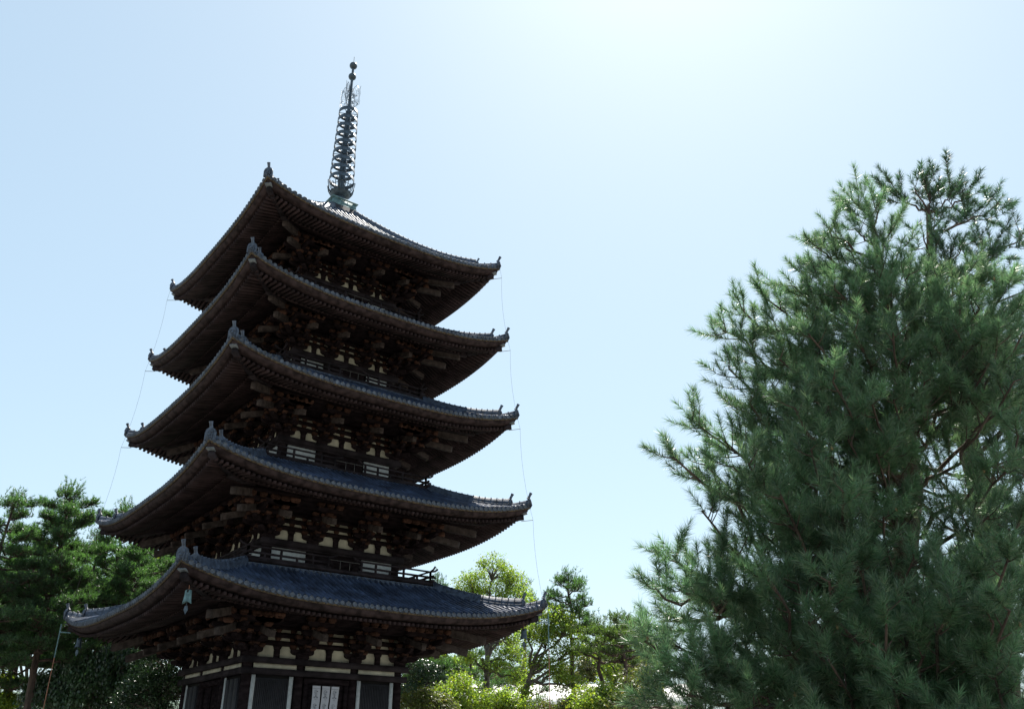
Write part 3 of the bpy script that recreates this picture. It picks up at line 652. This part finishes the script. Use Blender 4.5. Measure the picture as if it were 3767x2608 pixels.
def finish_pine(obj, rg, wood, SH, n, ln, wd, mt_='needleN', bark='bark'):
    wood.build('trunk', bark, obj, True)
    O = np.array([x[0] for x in SH]); D = np.array([x[1] for x in SH]); L = np.array([x[2] for x in SH])
    # twigs carrying the shoots
    V, F = needles(rg, O, D, L, n, ln, wd); c = MB(); c.add(V, F, 0)
    sd = unit(np.cross(D, rg.normal(size=D.shape)))*max(.004, wd*.5)
    tw = np.stack([O-sd, O+sd, O+D*L[:, None]], 1).reshape(-1, 3); c.add(tw, np.arange(len(tw)).reshape(-1, 3), 1)
    return c.build('crown', [mt_, bark], obj)
P1 = [(-9.52, -41.48, 10.01), (-9.19, -41.01, 10.60), (-10.33, -41.00, 9.73), (-10.92, -40.98, 8.69), (-11.11, -40.68, 8.50), (-11.78, -40.57, 8.15), (-11.97, -40.31, 7.97), (-12.16, -40.06, 7.65), (-12.53, -40.39, 6.83), (-12.40, -40.57, 6.31), (-12.92, -39.92, 6.16), (-13.44, -40.08, 5.46), (-12.44, -39.71, 5.66), (-13.25, -40.30, 4.77), (-13.63, -41.42, 5.00), (-13.16, -40.40, 4.12), (-12.86, -40.30, 3.84), (-13.43, -42.16, 3.62), (-12.96, -42.16, 3.91), (-13.15, -42.62, 3.36), (-12.54, -42.71, 3.07), (-12.27, -43.28, 3.19), (-12.31, -43.20, 2.71), (-12.10, -42.46, 3.98), (-12.77, -41.33, 4.31), (-13.59, -41.48, 3.76), (-11.32, -42.34, 7.05), (-11.57, -41.87, 7.17), (-9.76, -42.16, 8.63), (-12.18, -41.79, 6.30), (-11.96, -42.19, 5.92), (-12.80, -41.74, 5.28), (-12.12, -40.96, 6.90), (-12.71, -41.52, 5.89), (-13.36, -41.62, 4.66), (-12.98, -42.21, 4.63), (-10.45, -41.84, 8.52), (-11.13, -41.41, 8.17), (-10.75, -42.39, 6.49), (-11.48, -42.02, 5.33), (-14.26, -41.04, 2.31), (-13.72, -41.39, 2.56), (-13.32, -41.96, 2.87), (-13.93, -42.11, 2.26), (-13.18, -42.56, 2.58), (-12.94, -43.03, 2.32), (-13.58, -42.67, 2.14), (-12.56, -43.34, 2.25), (-13.02, -40.57, 3.15), (-12.42, -40.54, 3.57), (-10.10, -42.64, 7.26), (-8.96, -42.83, 8.37), (-12.13, -42.97, 3.69), (-11.93, -43.45, 3.86), (-9.79, -42.09, 7.89), (-11.88, -41.33, 7.23), (-9.98, -41.02, 9.46), (-9.68, -41.15, 9.86), (-9.44, -41.65, 9.52), (-9.32, -41.90, 9.26), (-9.47, -42.07, 8.63), (-10.29, -41.72, 8.80), (-10.78, -41.23, 8.09), (-10.38, -42.00, 8.17), (-10.07, -42.18, 7.90), (-10.99, -40.86, 8.18), (-11.63, -40.61, 7.62), (-12.02, -40.40, 7.29), (-12.05, -40.71, 6.61), (-11.46, -40.86, 7.07), (-12.69, -40.19, 5.91), (-12.59, -40.32, 5.46), (-12.71, -40.49, 4.91), (-12.69, -40.85, 4.66), (-12.82, -41.35, 5.11), (-12.11, -40.45, 6.03), (-11.89, -40.76, 6.24), (-11.89, -41.31, 6.24), (-11.26, -41.59, 6.78), (-11.02, -41.20, 7.42), (-10.73, -41.73, 7.44), (-10.34, -42.09, 7.07), (-9.87, -42.66, 7.89), (-9.38, -42.84, 8.36), (-9.47, -43.18, 7.51), (-9.95, -43.04, 6.74), (-9.89, -42.63, 6.92), (-12.75, -40.93, 3.62), (-13.00, -41.44, 3.76), (-13.10, -40.96, 3.24), (-13.27, -41.41, 3.03), (-13.61, -41.45, 2.73), (-13.37, -41.79, 3.28), (-12.51, -41.74, 3.29), (-12.42, -41.89, 2.96), (-12.18, -42.31, 3.24), (-12.64, -43.05, 3.31), (-11.73, -42.75, 3.00), (-12.12, -42.43, 2.79), (-12.78, -41.68, 2.60), (-13.18, -41.45, 2.34), (-12.89, -42.06, 2.30), (-12.73, -42.56, 2.25), (-12.12, -42.89, 2.46), (-12.43, -43.53, 3.26), (-10.57, -42.82, 4.63), (-12.63, -42.01, 4.24), (-12.00, -42.11, 4.54), (-12.31, -41.59, 4.71), (-10.38, -40.72, 9.45), (-10.75, -40.49, 8.44), (-9.25, -41.58, 10.16), (-11.22, -42.10, 6.21), (-11.90, -41.68, 5.69), (-11.72, -42.00, 5.40), (-9.64, -43.0, 7.67), (-9.24, -43.25, 7.99), (-9.51, -43.39, 7.13), (-9.9, -43.18, 6.96), (-10.16, -43.04, 7.06), (-9.87, -43.26, 6.42), (-9.98, -42.96, 6.12), (-10.09, -43.22, 5.64), (-10.36, -43.06, 5.16), (-10.44, -43.15, 4.57), (-11.05, -42.94, 4.0), (-11.35, -43.28, 3.52), (-11.68, -43.01, 3.61), (-12.02, -43.22, 2.93), (-11.99, -43.31, 2.51), (-10.01, -42.86, 7.61), (-10.56, -41.0, 8.9), (-10.8, -41.61, 8.05), (-11.71, -40.85, 7.21), (-11.9, -41.29, 6.44), (-12.35, -40.8, 5.61), (-12.28, -40.39, 6.27)]
P1L = [(-13.69, -40.17, 4.14), (-13.87, -39.99, 3.71), (-14.26, -40.81, 3.51), (-13.73, -40.14, 3.26), (-13.87, -40.95, 3.44), (-13.23, -40.24, 3.32), (-13.79, -41.05, 2.85)]
P1M = [(-14.71, -40.56, 3.03), (-14.35, -40.64, 3.02), (-14.74, -40.81, 2.67), (-14.00, -40.88, 2.89), (-14.58, -40.99, 2.42), (-14.13, -41.19, 2.60), (-14.15, -41.48, 2.25), (-14.67, -40.60, 2.32)]
P2 = [(-5.77, -40.04, 13.34), (-5.55, -40.56, 13.37), (-4.94, -40.72, 13.44), (-4.32, -40.95, 13.35), (-4.18, -41.34, 13.3), (-3.57, -41.62, 13.12), (-3.49, -41.88, 12.26), (-3.99, -41.95, 10.98), (-3.66, -41.32, 11.87), (-6.0, -40.76, 11.96), (-5.25, -41.31, 11.65), (-4.88, -40.87, 12.62), (-5.62, -41.78, 9.66), (-6.0, -42.21, 8.8), (-6.26, -41.46, 9.03), (-5.91, -40.99, 10.72), (-6.59, -42.02, 7.84), (-6.64, -41.06, 8.19), (-7.09, -42.11, 6.51), (-7.23, -41.73, 5.5), (-5.15, -41.61, 6.71), (-4.51, -41.94, 8.48), (-3.94, -42.12, 10.1), (-8.2, -40.76, 4.86), (-7.86, -41.51, 4.76)]
def trunk_at(TP, z):
    TP = np.array(TP); z = min(max(z, TP[0, 2]), TP[-1, 2]); return np.array([np.interp(z, TP[:, 2], TP[:, i]) for i in range(3)])
def near_pine(label, TP, rads, groups, extra, seed, wid, dens, n, ln, wd, ctr, base, mt_='needleN', drop=.16):
    rg = np.random.default_rng(seed); o = empty('pine_tree', tuple(base), label, 'pine tree'); B0 = np.array(base, float)
    wood = MB(); TPc = [np.array(p) for p in TP]; f = np.linspace(0, 1, 22)
    wood.tube(samp(np.array(TPc), f)-B0, np.interp(f, np.linspace(0, 1, len(rads)), rads), 10); SH = []
    for tips, rt in groups:
        for tp in tips:
            tp = np.array(tp)-np.array((0, 0, drop))
            if rt is None:
                r_ = np.hypot(*(tp-trunk_at(TP, tp[2]))[:2]); root = trunk_at(TP, tp[2]-.35*r_-.3)
            else: root = np.array(rt)
            dc = np.hypot(tp[0]+21.23, tp[1]+47.12)
            plume(rg, wood, SH, root-B0, tp-B0, wid*min(1, dc/13)**1.5*(1 if rt is None else .8), dens, .27, .016+.009*np.linalg.norm(tp-root))
    for _ in range(extra):
        z = rg.uniform(ctr[3], ctr[4]); an = rg.uniform(0, 2*PI); q = (z-ctr[3])/(ctr[4]-ctr[3]); rr = ctr[2]*(1-q)**.55*rg.uniform(.55, .95)
        tp = np.array((ctr[0]+rr*math.cos(an), ctr[1]+rr*math.sin(an), z)); root = trunk_at(TP, z-.35*rr-.2)
        plume(rg, wood, SH, root-B0, tp-B0, wid, dens*.8, .28, .04)
    finish_pine(o, rg, wood, SH, n, ln, wd, mt_); return o, SH
T1 = [(-10.75, -40.5, 0), (-10.47, -40.56, 1.3), (-10.15, -40.71, 2.35), (-9.86, -41.03, 3.95), (-9.61, -41.3, 5.17), (-9.53, -41.45, 7.2), (-9.34, -41.38, 8.85), (-9.24, -41.37, 9.93)]
T2 = [(-6, -39.8, 0), (-5.84, -39.9, 1.19), (-5.38, -40.19, 3.87), (-5.11, -40.3, 5.98), (-5.12, -40.28, 7.09), (-5.15, -40.22, 8.28), (-5.12, -40.3, 9.91), (-5.26, -40.48, 11.0), (-5.2, -40.63, 12.1)]
t1, SH1 = near_pine('large near pine with long needle brushes filling the right side, foremost tree', T1, [.24, .22, .2, .17, .14, .1, .06, .03], [(P1, None), (P1L, (-12.0, -40.26, 3.6)), (P1M, (-12.6, -41.14, 2.5))], 4, 11, .6, 7.2, 120, .145, .0068, (-9.9, -41.5, 2.5, 3.2, 8.6), (-10.75, -40.5, 0))
near_pine('taller open-topped pine right behind the large near pine at the right edge', T2, [.3, .28, .25, .22, .2, .17, .12, .08, .04], [(P2, None)], 40, 12, .72, 7.4, 70, .16, .011, (-5.3, -40.6, 3.4, 4.2, 11), (-6, -39.8, 0), 'needleD', .55)
# pine cones on the near pine
rc = random.Random(2); m = MB(); hi = [s_ for s_ in SH1 if True]
for s_ in rc.sample(hi, 90):
    c0 = s_[0]+s_[1]*.03; m.lathe([(.002, -.03), (.014, -.02), (.017, 0), (.009, .02), (.001, .03)], tuple(c0), 7)
tag(m.build('pine_cones', 'cone', t1), kind='stuff')
def far_pine(x, y, H_, cr, z0, seed, label, lean=(0, 0), mt_='needleF', n=15, flat=.35, nl=16, sk=1.0, group='pines standing beyond the pagoda'):
    rg = np.random.default_rng(seed); o = empty('pine_tree', (x, y, 0), label, 'pine tree', group)
    wood = MB(); f = np.linspace(0, 1, 12); P = np.stack([lean[0]*f**1.5+rg.normal(0, .12, 12)*f, lean[1]*f**1.5+rg.normal(0, .12, 12)*f, H_*f*.96], 1)
    wood.tube(P, np.linspace(.3, .05, 12), 8); SH = []
    for j in range(nl):
        q = (j+.5)/nl; z = z0+(H_*.97-z0)*q; an = j*2.4+rg.normal(0, .3); rr = cr*(1-q**3*.68)*rg.uniform(.7, 1.1)
        root = samp(P, np.array([max(.05, (z-rr*.12)/H_)]))[0]; tp = root+np.array((rr*math.cos(an), rr*math.sin(an), rr*.3*rg.uniform(.2, 1.3)))
        L = np.linalg.norm(tp-root); C = curve(root, tp, .2*L, 7, rg, .04*L); wood.tube(C, np.linspace(.11*(1-q*.5), .02, 7), 5, cap=False)
        nb = max(6, int(L*4.4*sk))
        for b_ in range(nb):
            g_ = rg.uniform(.3, 1.0); b = samp(C, np.array([g_]))[0]; an2 = an+rg.normal(0, 1.0); le = rg.uniform(.4, 1.15)*(.5+.3*L*(1.15-g_))
            d = np.array((math.cos(an2), math.sin(an2), rg.uniform(.05, .5))); e = b+d*le; wood.tube([b, (b+e)/2+np.array((0, 0, -.04*le)), e], [.03, .02, .01], 4, cap=False)
            for s2 in range(max(6, int(le*15*sk))):
                g2 = rg.uniform(.25, 1.05); oo = b+(e-b)*g2+rg.normal(0, .13, 3)*np.array((1, 1, flat)); SH.append((oo, unit(rg.normal(0, .45, 3)+d*.4+np.array((0, 0, .75))), rg.uniform(.25, .5)))
    tp0 = P[-1]
    for s2 in range(60): SH.append((tp0+rg.normal(0, .35, 3)+np.array((0, 0, -.35)), unit(rg.normal(0, .35, 3)+np.array((0, 0, 1))), rg.uniform(.3, .55)))
    finish_pine(o, rg, wood, SH, n, .21, .038, mt_)
def leafy(x, y, label, cat, lobes, seed, mt_, trunk, leaf=.125, per=120, sub=.66, name='broadleaf_tree', bark='bark2', group='leafy trees beyond the pagoda', droop=0, dens=1.0):
    rg = np.random.default_rng(seed); o = empty(name, (x, y, 0), label, cat, group); wood = MB(); V = []; N = []
    T_ = np.array(trunk, float); wood.tube(samp(T_, np.linspace(0, 1, 9)), np.linspace(.26, .1, 9), 8, cap=False); top = T_[-1]
    for (lx, ly, lz, rx, rz2) in lobes:
        c = np.array((lx, ly, lz)); st_ = samp(T_, np.array([rg.uniform(.55, 1)]))[0]; B = curve(st_, c, -.1*np.linalg.norm(c-st_), 7, rg, .12); wood.tube(B, np.linspace(.13, .04, 7), 6, cap=False)
        ns = int(dens*rx*rx*(rz2/rx+1)*3.4)+8
        for _ in range(ns):
            d = unit(rg.normal(size=3)); d[2] = abs(d[2])*1.0 if rg.random() < .72 else d[2]; r_ = rg.uniform(.45, 1.0)**.6
            sc_ = c+d*np.array((rx, rx, rz2))*r_; wood.tube([samp(B, np.array([.8]))[0], (c+sc_)/2+rg.normal(0, .1, 3), sc_], [.04, .025, .01], 4, cap=False)
            k_ = int(per*1.6*rg.uniform(.6, 1.3)); ld = unit(rg.normal(size=(k_, 3))); rad = rg.uniform(.3, 1, (k_, 1))**.5*sub*rg.uniform(.7, 1.25)
            pp = sc_+ld*rad*np.array((1, 1, .72)); pp[:, 2] -= droop*rg.random(k_)*1.2; V.append(pp+rg.normal(0, .1, (k_, 3))); N.append(unit(ld*.5+rg.normal(0, .7, (k_, 3))+np.array((0, 0, .6))))
    wood.build('trunk', bark, o, True); P = np.vstack(V); N = np.vstack(N); n = len(P)
    A = unit(np.cross(N, rg.normal(size=(n, 3)))); B = np.cross(N, A); s_ = leaf*rg.uniform(.6, 1.25, (n, 1))
    if droop: A = unit(A*.4+np.array((0, 0, -1.))); B = unit(np.cross(N, A)); 
    Q = np.stack([P-A*s_*.7, P+B*s_*.38, P+A*s_*.7, P-B*s_*.38], 1).reshape(-1, 3)
    c = MB(); c.add(Q, np.arange(4*n).reshape(-1, 4), 0); c.build('crown', mt_, o)
#VEG
far_pine(-9.78, 15.84, 19.66, 3.48, 8.29, 21, 'tall pine with a dense rounded top, left of the pagoda, second from the left edge', nl=42, lean=(-0.3, 0.3), sk=1.45)
far_pine(-13.48, 14.39, 18.11, 2.66, 7.17, 22, 'slim pine at the far left edge of the picture', nl=35, sk=1.45)
far_pine(-5.16, 21.01, 20.44, 2.48, 11.17, 23, 'pine whose top shows just left of the second roof corner', nl=25, sk=1.45)
far_pine(-14.19, 22.52, 17.96, 3.20, 7.78, 24, 'pine half cut by the left picture edge, behind the slim one', nl=25, sk=1.45)
far_pine(-4.63, 16.76, 16.70, 2.83, 9.81, 25, 'low bushy pine between the two lowest roof corners on the left', nl=25, sk=1.45)
far_pine(-0.67, 23.96, 20.53, 3.39, 11.23, 26, 'pine mostly hidden behind the left side of the second roof', nl=22, sk=1.45)
far_pine(-9.85, 23.97, 16.35, 3.71, 6.39, 27, 'pine filling the gap under the two tall left pines', nl=25, sk=1.45)
far_pine(-4.63, 22.94, 13.58, 3.71, 5.47, 28, 'dark pine behind the left tip of the lowest roof', nl=25, sk=1.45)
far_pine(23.44, 21.64, 18.43, 1.65, 12.91, 29, 'small far pine seen over the right end of the lowest balcony rail', nl=15, sk=0.8)
far_pine(22.65, 2.18, 15.49, 2.17, 10.71, 30, 'pine with separate upturned tufts right of the lowest right roof corner', nl=20, lean=(-0.2, 0.2))
far_pine(19.57, -5.90, 10.95, 1.90, 7.95, 31, 'yellowish layered pine between the tufted pine and the large near pine', mt_='needleY', nl=15, lean=(0.5, 0.3), flat=0.15)
far_pine(19.90, -3.44, 10.86, 1.59, 8.46, 32, 'yellowish pine leaning beside the right-hand yellow-green tree', mt_='needleY', nl=12, lean=(1.0, 0.8), flat=0.15)
far_pine(31.11, 18.58, 18.13, 1.42, 13.21, 33, 'far pine top peeping out behind the round yellow-green tree', nl=15)
far_pine(17.33, 13.68, 10.85, 2.29, 5.75, 34, 'dark pine beside the right wall of the pagoda', nl=17)
far_pine(30.88, 23.79, 13.76, 2.80, 8.08, 35, 'thin far pine seen through the branches under the right eave', nl=15, sk=0.7)
far_pine(32.39, 20.12, 12.67, 2.73, 7.54, 36, 'second thin far pine behind the forked branches right of the pagoda', nl=15, sk=0.7)
leafy(21.36, 10.93, 'tall yellow-green tree with a round crown rising over the lowest roof', 'tree', [(0.3, -0.22, 16.21, 1.6, 1.3), (-1.02, 0.74, 15.34, 1.37, 0.99), (1.47, -1.1, 15.49, 1.3, 1.07), (-1.51, 1.08, 14.33, 1.14, 0.92), (0.31, -0.23, 14.35, 1.53, 1.14), (1.89, -1.44, 14.17, 1.3, 1.07), (0.89, -0.67, 13.12, 1.37, 0.99), (2.59, -1.99, 12.59, 1.07, 0.92), (1.46, -1.1, 10.54, 0.99, 0.69)], 41, 'leafY', [(0.0, 0.0, 0.0), (0.02, -0.02, 6.91), (-0.08, 0.06, 9.53), (0.04, -0.03, 11.56)], per=60)
leafy(18.29, 3.22, 'wide yellow-green tree with forked low branches below the right roof corner', 'tree', [(1.86, -1.52, 11.12, 1.15, 0.95), (2.69, -2.23, 10.44, 1.15, 1.02), (1.48, -1.2, 9.84, 1.22, 0.95), (3.52, -2.97, 9.07, 1.02, 0.88), (2.53, -2.1, 8.79, 1.15, 0.81), (0.63, -0.5, 10.3, 0.88, 0.68), (1.22, -0.98, 8.06, 0.88, 0.61), (2.39, -1.98, 7.61, 0.81, 0.61), (2.95, -2.47, 6.74, 0.88, 0.68), (0.6, -0.48, 6.32, 0.68, 0.47)], 42, 'leafY', [(0.0, 0.0, 0.0), (0.07, -0.06, 5.47), (0.41, -0.33, 6.75), (0.85, -0.68, 7.77)], per=60)
leafy(18.82, 7.83, 'bare-limbed tree with a forked grey trunk right of the pagoda wall', 'tree', [(1.55, -1.17, 9.16, 1.01, 0.72), (0.77, -0.56, 8.47, 0.86, 0.58), (1.94, -1.47, 7.54, 0.79, 0.5), (-0.85, 0.61, 9.09, 0.65, 0.36)], 43, 'leafY', [(0.0, 0.0, 0.0), (0.05, -0.03, 5.71), (0.13, -0.1, 7.85), (-0.17, 0.13, 9.09)], per=45)
leafy(12.73, 2.34, 'low rounded yellow-green bush right of the pagoda wall', 'bush', [(-0.04, 0.03, 6.03, 1.46, 1.08), (-0.73, 0.5, 5.23, 1.14, 0.83), (0.79, -0.55, 5.23, 1.14, 0.83)], 44, 'leafY', [(0.0, 0.0, 0.0), (-0.01, 0.01, 4.44), (-0.02, 0.02, 4.97)], name='bush')
leafy(15.03, 0.68, 'low yellow-green bush below the forked tree', 'bush', [(-0.12, 0.09, 5.23, 1.27, 0.89), (0.79, -0.6, 4.96, 0.95, 0.57)], 45, 'leafY', [(0.0, 0.0, 0.0), (0.0, 0.0, 4.18)], name='bush')
leafy(16.94, -6.15, 'yellow-green bush at the foot of the leaning pine', 'bush', [(-0.34, 0.31, 5.22, 1.01, 0.77), (0.58, -0.54, 5.26, 0.89, 0.77), (0.14, -0.12, 4.72, 1.19, 0.77)], 46, 'leafY', [(0.0, 0.0, 0.0), (0.01, -0.01, 3.99)], name='bush')
leafy(8.73, 0.19, 'olive and reddish bush against the pagoda wall', 'bush', [(-0.06, 0.04, 4.98, 1.48, 0.71), (0.73, -0.47, 4.74, 1.07, 0.59)], 47, 'leafR', [(0.0, 0.0, 0.0), (-0.02, 0.01, 3.76)], name='bush')
leafy(15.66, 12.37, 'dark glossy tree right behind the pagoda wall', 'tree', [(-0.32, 0.2, 8.32, 1.63, 1.48), (0.84, -0.53, 7.69, 1.26, 1.11), (-0.39, 0.24, 6.43, 1.85, 1.11)], 48, 'leafD', [(0.0, 0.0, 0.0), (-0.04, 0.02, 4.9), (-0.12, 0.07, 6.75)])
leafy(17.02, -9.01, 'dark twiggy shrub between the yellow-green bush and the large near pine', 'shrub', [(0.02, -0.01, 5.91, 1.14, 0.97), (0.52, -0.52, 5.07, 1.14, 0.86), (-0.39, 0.39, 4.84, 1.03, 0.63), (0.94, -0.96, 6.5, 0.86, 0.86)], 49, 'leafR', [(0.0, 0.0, 0.0), (0.03, -0.03, 4.13), (0.08, -0.08, 5.31)], per=26, name='shrub')
leafy(-4.64, 16.76, 'dark weeping tree low at the left behind the lowest eave', 'tree', [(-2.16, 0.52, 6.87, 2.1, 1.75), (-0.25, 0.06, 7.76, 2.1, 1.61), (-3.47, 0.8, 5.75, 2.1, 1.4), (1.08, -0.29, 6.15, 2.45, 1.75)], 50, 'leafD', [(0.0, 0.0, 0.0), (-0.19, 0.05, 4.51), (-0.48, 0.12, 6.11)], droop=0.7, leaf=0.16)
leafy(-3.34, 10.15, 'dark glossy broadleaf tree against the left wall of the pagoda', 'tree', [(-0.38, 0.12, 7.31, 1.59, 1.4), (-0.63, 0.19, 5.77, 1.91, 1.4), (0.58, -0.19, 5.8, 1.59, 1.4), (-1.23, 0.37, 5.01, 1.59, 0.95)], 51, 'leafD', [(0.0, 0.0, 0.0), (-0.16, 0.05, 4.29), (-0.39, 0.12, 5.78)])
leafy(-9.05, 23.84, 'bright yellow-green tree in the lower left corner', 'tree', [(-2.6, 0.4, 10.28, 0.92, 0.61), (-1.64, 0.26, 6.85, 1.14, 0.76), (-0.9, 0.15, 5.3, 1.37, 0.84)], 52, 'leafY', [(0.0, 0.0, 0.0), (-0.23, 0.04, 4.65), (-0.72, 0.12, 6.89)], leaf=0.15)
leafy(0.90, 25.58, 'yellow-green tree glimpsed between the two lowest roofs at the left', 'tree', [(-0.65, 0.2, 16.47, 1.21, 1.05), (-0.95, 0.29, 15.21, 1.45, 1.21), (-1.79, 0.52, 14.45, 1.21, 0.97)], 53, 'leafY', [(0.0, 0.0, 0.0), (0.51, -0.15, 8.83), (-0.2, 0.07, 13.51)], leaf=0.16)
leafy(-5.15, 37.36, 'dark tree filling the background behind the pines at the far left', 'tree', [(-3.92, 0.65, 14.9, 3.19, 2.73), (-1.37, 0.25, 15.49, 3.19, 2.73), (1.55, -0.31, 14.59, 3.19, 2.73), (-1.86, 0.33, 11.43, 3.64, 2.73), (1.24, -0.25, 10.88, 3.64, 2.73), (-4.89, 0.79, 11.94, 3.19, 2.73)], 60, 'leafD', [(0.0, 0.0, 0.0), (-0.42, 0.08, 4.6), (-1.78, 0.32, 11.07)], leaf=0.2, per=50)
leafy(2.83, 37.53, 'dark tree in the background behind the left roof corners of the pagoda', 'tree', [(-3.41, 0.89, 16.26, 3.26, 2.8), (-1.07, 0.29, 17.64, 3.26, 2.8), (0.96, -0.29, 16.57, 2.8, 2.8), (-1.73, 0.47, 12.85, 4.2, 3.26), (1.62, -0.48, 12.24, 3.26, 2.8)], 61, 'leafD', [(0.0, 0.0, 0.0), (-0.36, 0.1, 4.78), (-1.67, 0.45, 12.47)], leaf=0.2, per=50)
leafy(32.40, 34.90, 'pale olive tree line piece just right of the pagoda wall', 'tree', [(-2.31, 1.46, 12.79, 2.6, 1.87), (0.12, -0.08, 11.91, 2.6, 1.87), (2.5, -1.69, 11.02, 2.6, 1.76), (-0.2, 0.13, 9.67, 3.63, 2.08)], 62, 'leafY', [(0.0, 0.0, 0.0), (-0.07, 0.05, 5.35), (-0.22, 0.14, 10.12)], leaf=0.2, per=50)
leafy(55.24, 45.36, 'distant pale olive tree behind the forked yellow-green tree', 'tree', [(-3.05, 2.44, 12.04, 3.18, 1.65), (3.18, -2.73, 12.0, 2.92, 1.91), (4.94, -4.32, 13.62, 2.29, 1.91), (7.0, -6.27, 12.5, 3.18, 2.54)], 63, 'leafR', [(0.0, 0.0, 0.0), (3.04, -2.61, 6.16), (3.15, -2.7, 10.38)], leaf=0.22, per=50)
leafy(28.40, 2.24, 'yellow-green tree between the layered pine and the large near pine', 'tree', [(-0.48, 0.48, 10.55, 1.11, 0.89), (-1.37, 1.35, 9.43, 1.33, 1.11), (-0.04, 0.04, 6.71, 2.22, 1.48), (-0.41, 0.41, 9.25, 1.26, 0.89), (0.51, -0.51, 8.58, 1.33, 1.11), (-0.95, 0.94, 7.66, 1.48, 1.11), (-2.82, 2.69, 11.25, 0.89, 0.74)], 64, 'leafY', [(0.0, 0.0, 0.0), (-0.15, 0.15, 4.26), (-0.22, 0.23, 7.96)], per=50)
far_pine(23.29, -3.98, 10.38, 1.64, 6.12, 65, 'small layered pine touching the near pine silhouette', mt_='needleY', nl=15, flat=0.15)
far_pine(22.56, 14.99, 11.39, 2.25, 6.52, 66, 'pine with open branches right beside the forked tree', nl=15)
far_pine(-8.69, 29.86, 21.21, 4.02, 9.33, 67, 'pine filling the gap between the two tall left pines', nl=25, sk=1.45)
far_pine(-5.26, 27.18, 19.37, 3.48, 8.65, 68, 'pine behind the lightning cable at the left', nl=25, sk=1.45)
leafy(20.35, 4.14, 'long clipped hedge of mixed leaves along the bottom right of the pagoda', 'hedge', [(-1.2, 0.95, 5.3, 1.4, 0.56), (-2.71, 2.08, 5.18, 1.4, 0.63), (0.75, -0.63, 5.17, 1.19, 0.49), (2.18, -1.86, 5.4, 1.26, 0.77), (4.69, -4.19, 5.26, 1.75, 1.05)], 70, 'leafR', [(0.0, 0.0, 0.0), (0.02, -0.02, 4.14)], name='hedge')
# ------------------------------------------------------------ far building
b = empty('long_building', (50.5, 33.5, 0), 'low long building with a pale roof, far off behind the trees right of the pagoda', 'building'); b.rotation_euler = (0, 0, -.66)
m = MB(); m.box((0, 0, 3.9), (26, 10, 7.8)); wl = m.build('wall', 'bwall', b)
m = MB(); m.prism([(-5.9, 7.75), (-5.9, 7.95), (0, 10.5), (5.9, 7.95), (5.9, 7.75), (0, 10.2)], (0, 0, 0), (0, 1, 0), (0, 0, 1), (1, 0, 0), 28)
for j in range(56):
    for sg in (-1, 1): m.beam((-13.9+j*.505, sg*5.9, 8.0), (-13.9+j*.505, 0, 10.53), .06, .06)
m.build('roof', 'roofw', b)
for j in range(9):
    x = -11.6+j*2.9; m = MB(); m.box((x, -5.03, 6.6), (2.2, .06, 1.3)); wi = m.build('window', 'glass', wl)
    m = MB()
    for q in (-1.1, -.37, .37, 1.1): m.box((x+q, -5.08, 6.6), (.08, .08, 1.4))
    for q in (-.68, .1, .68): m.box((x, -5.09, 6.6+q), (2.3, .08, .08))
    m.build('window_frame', 'roofw', wi)
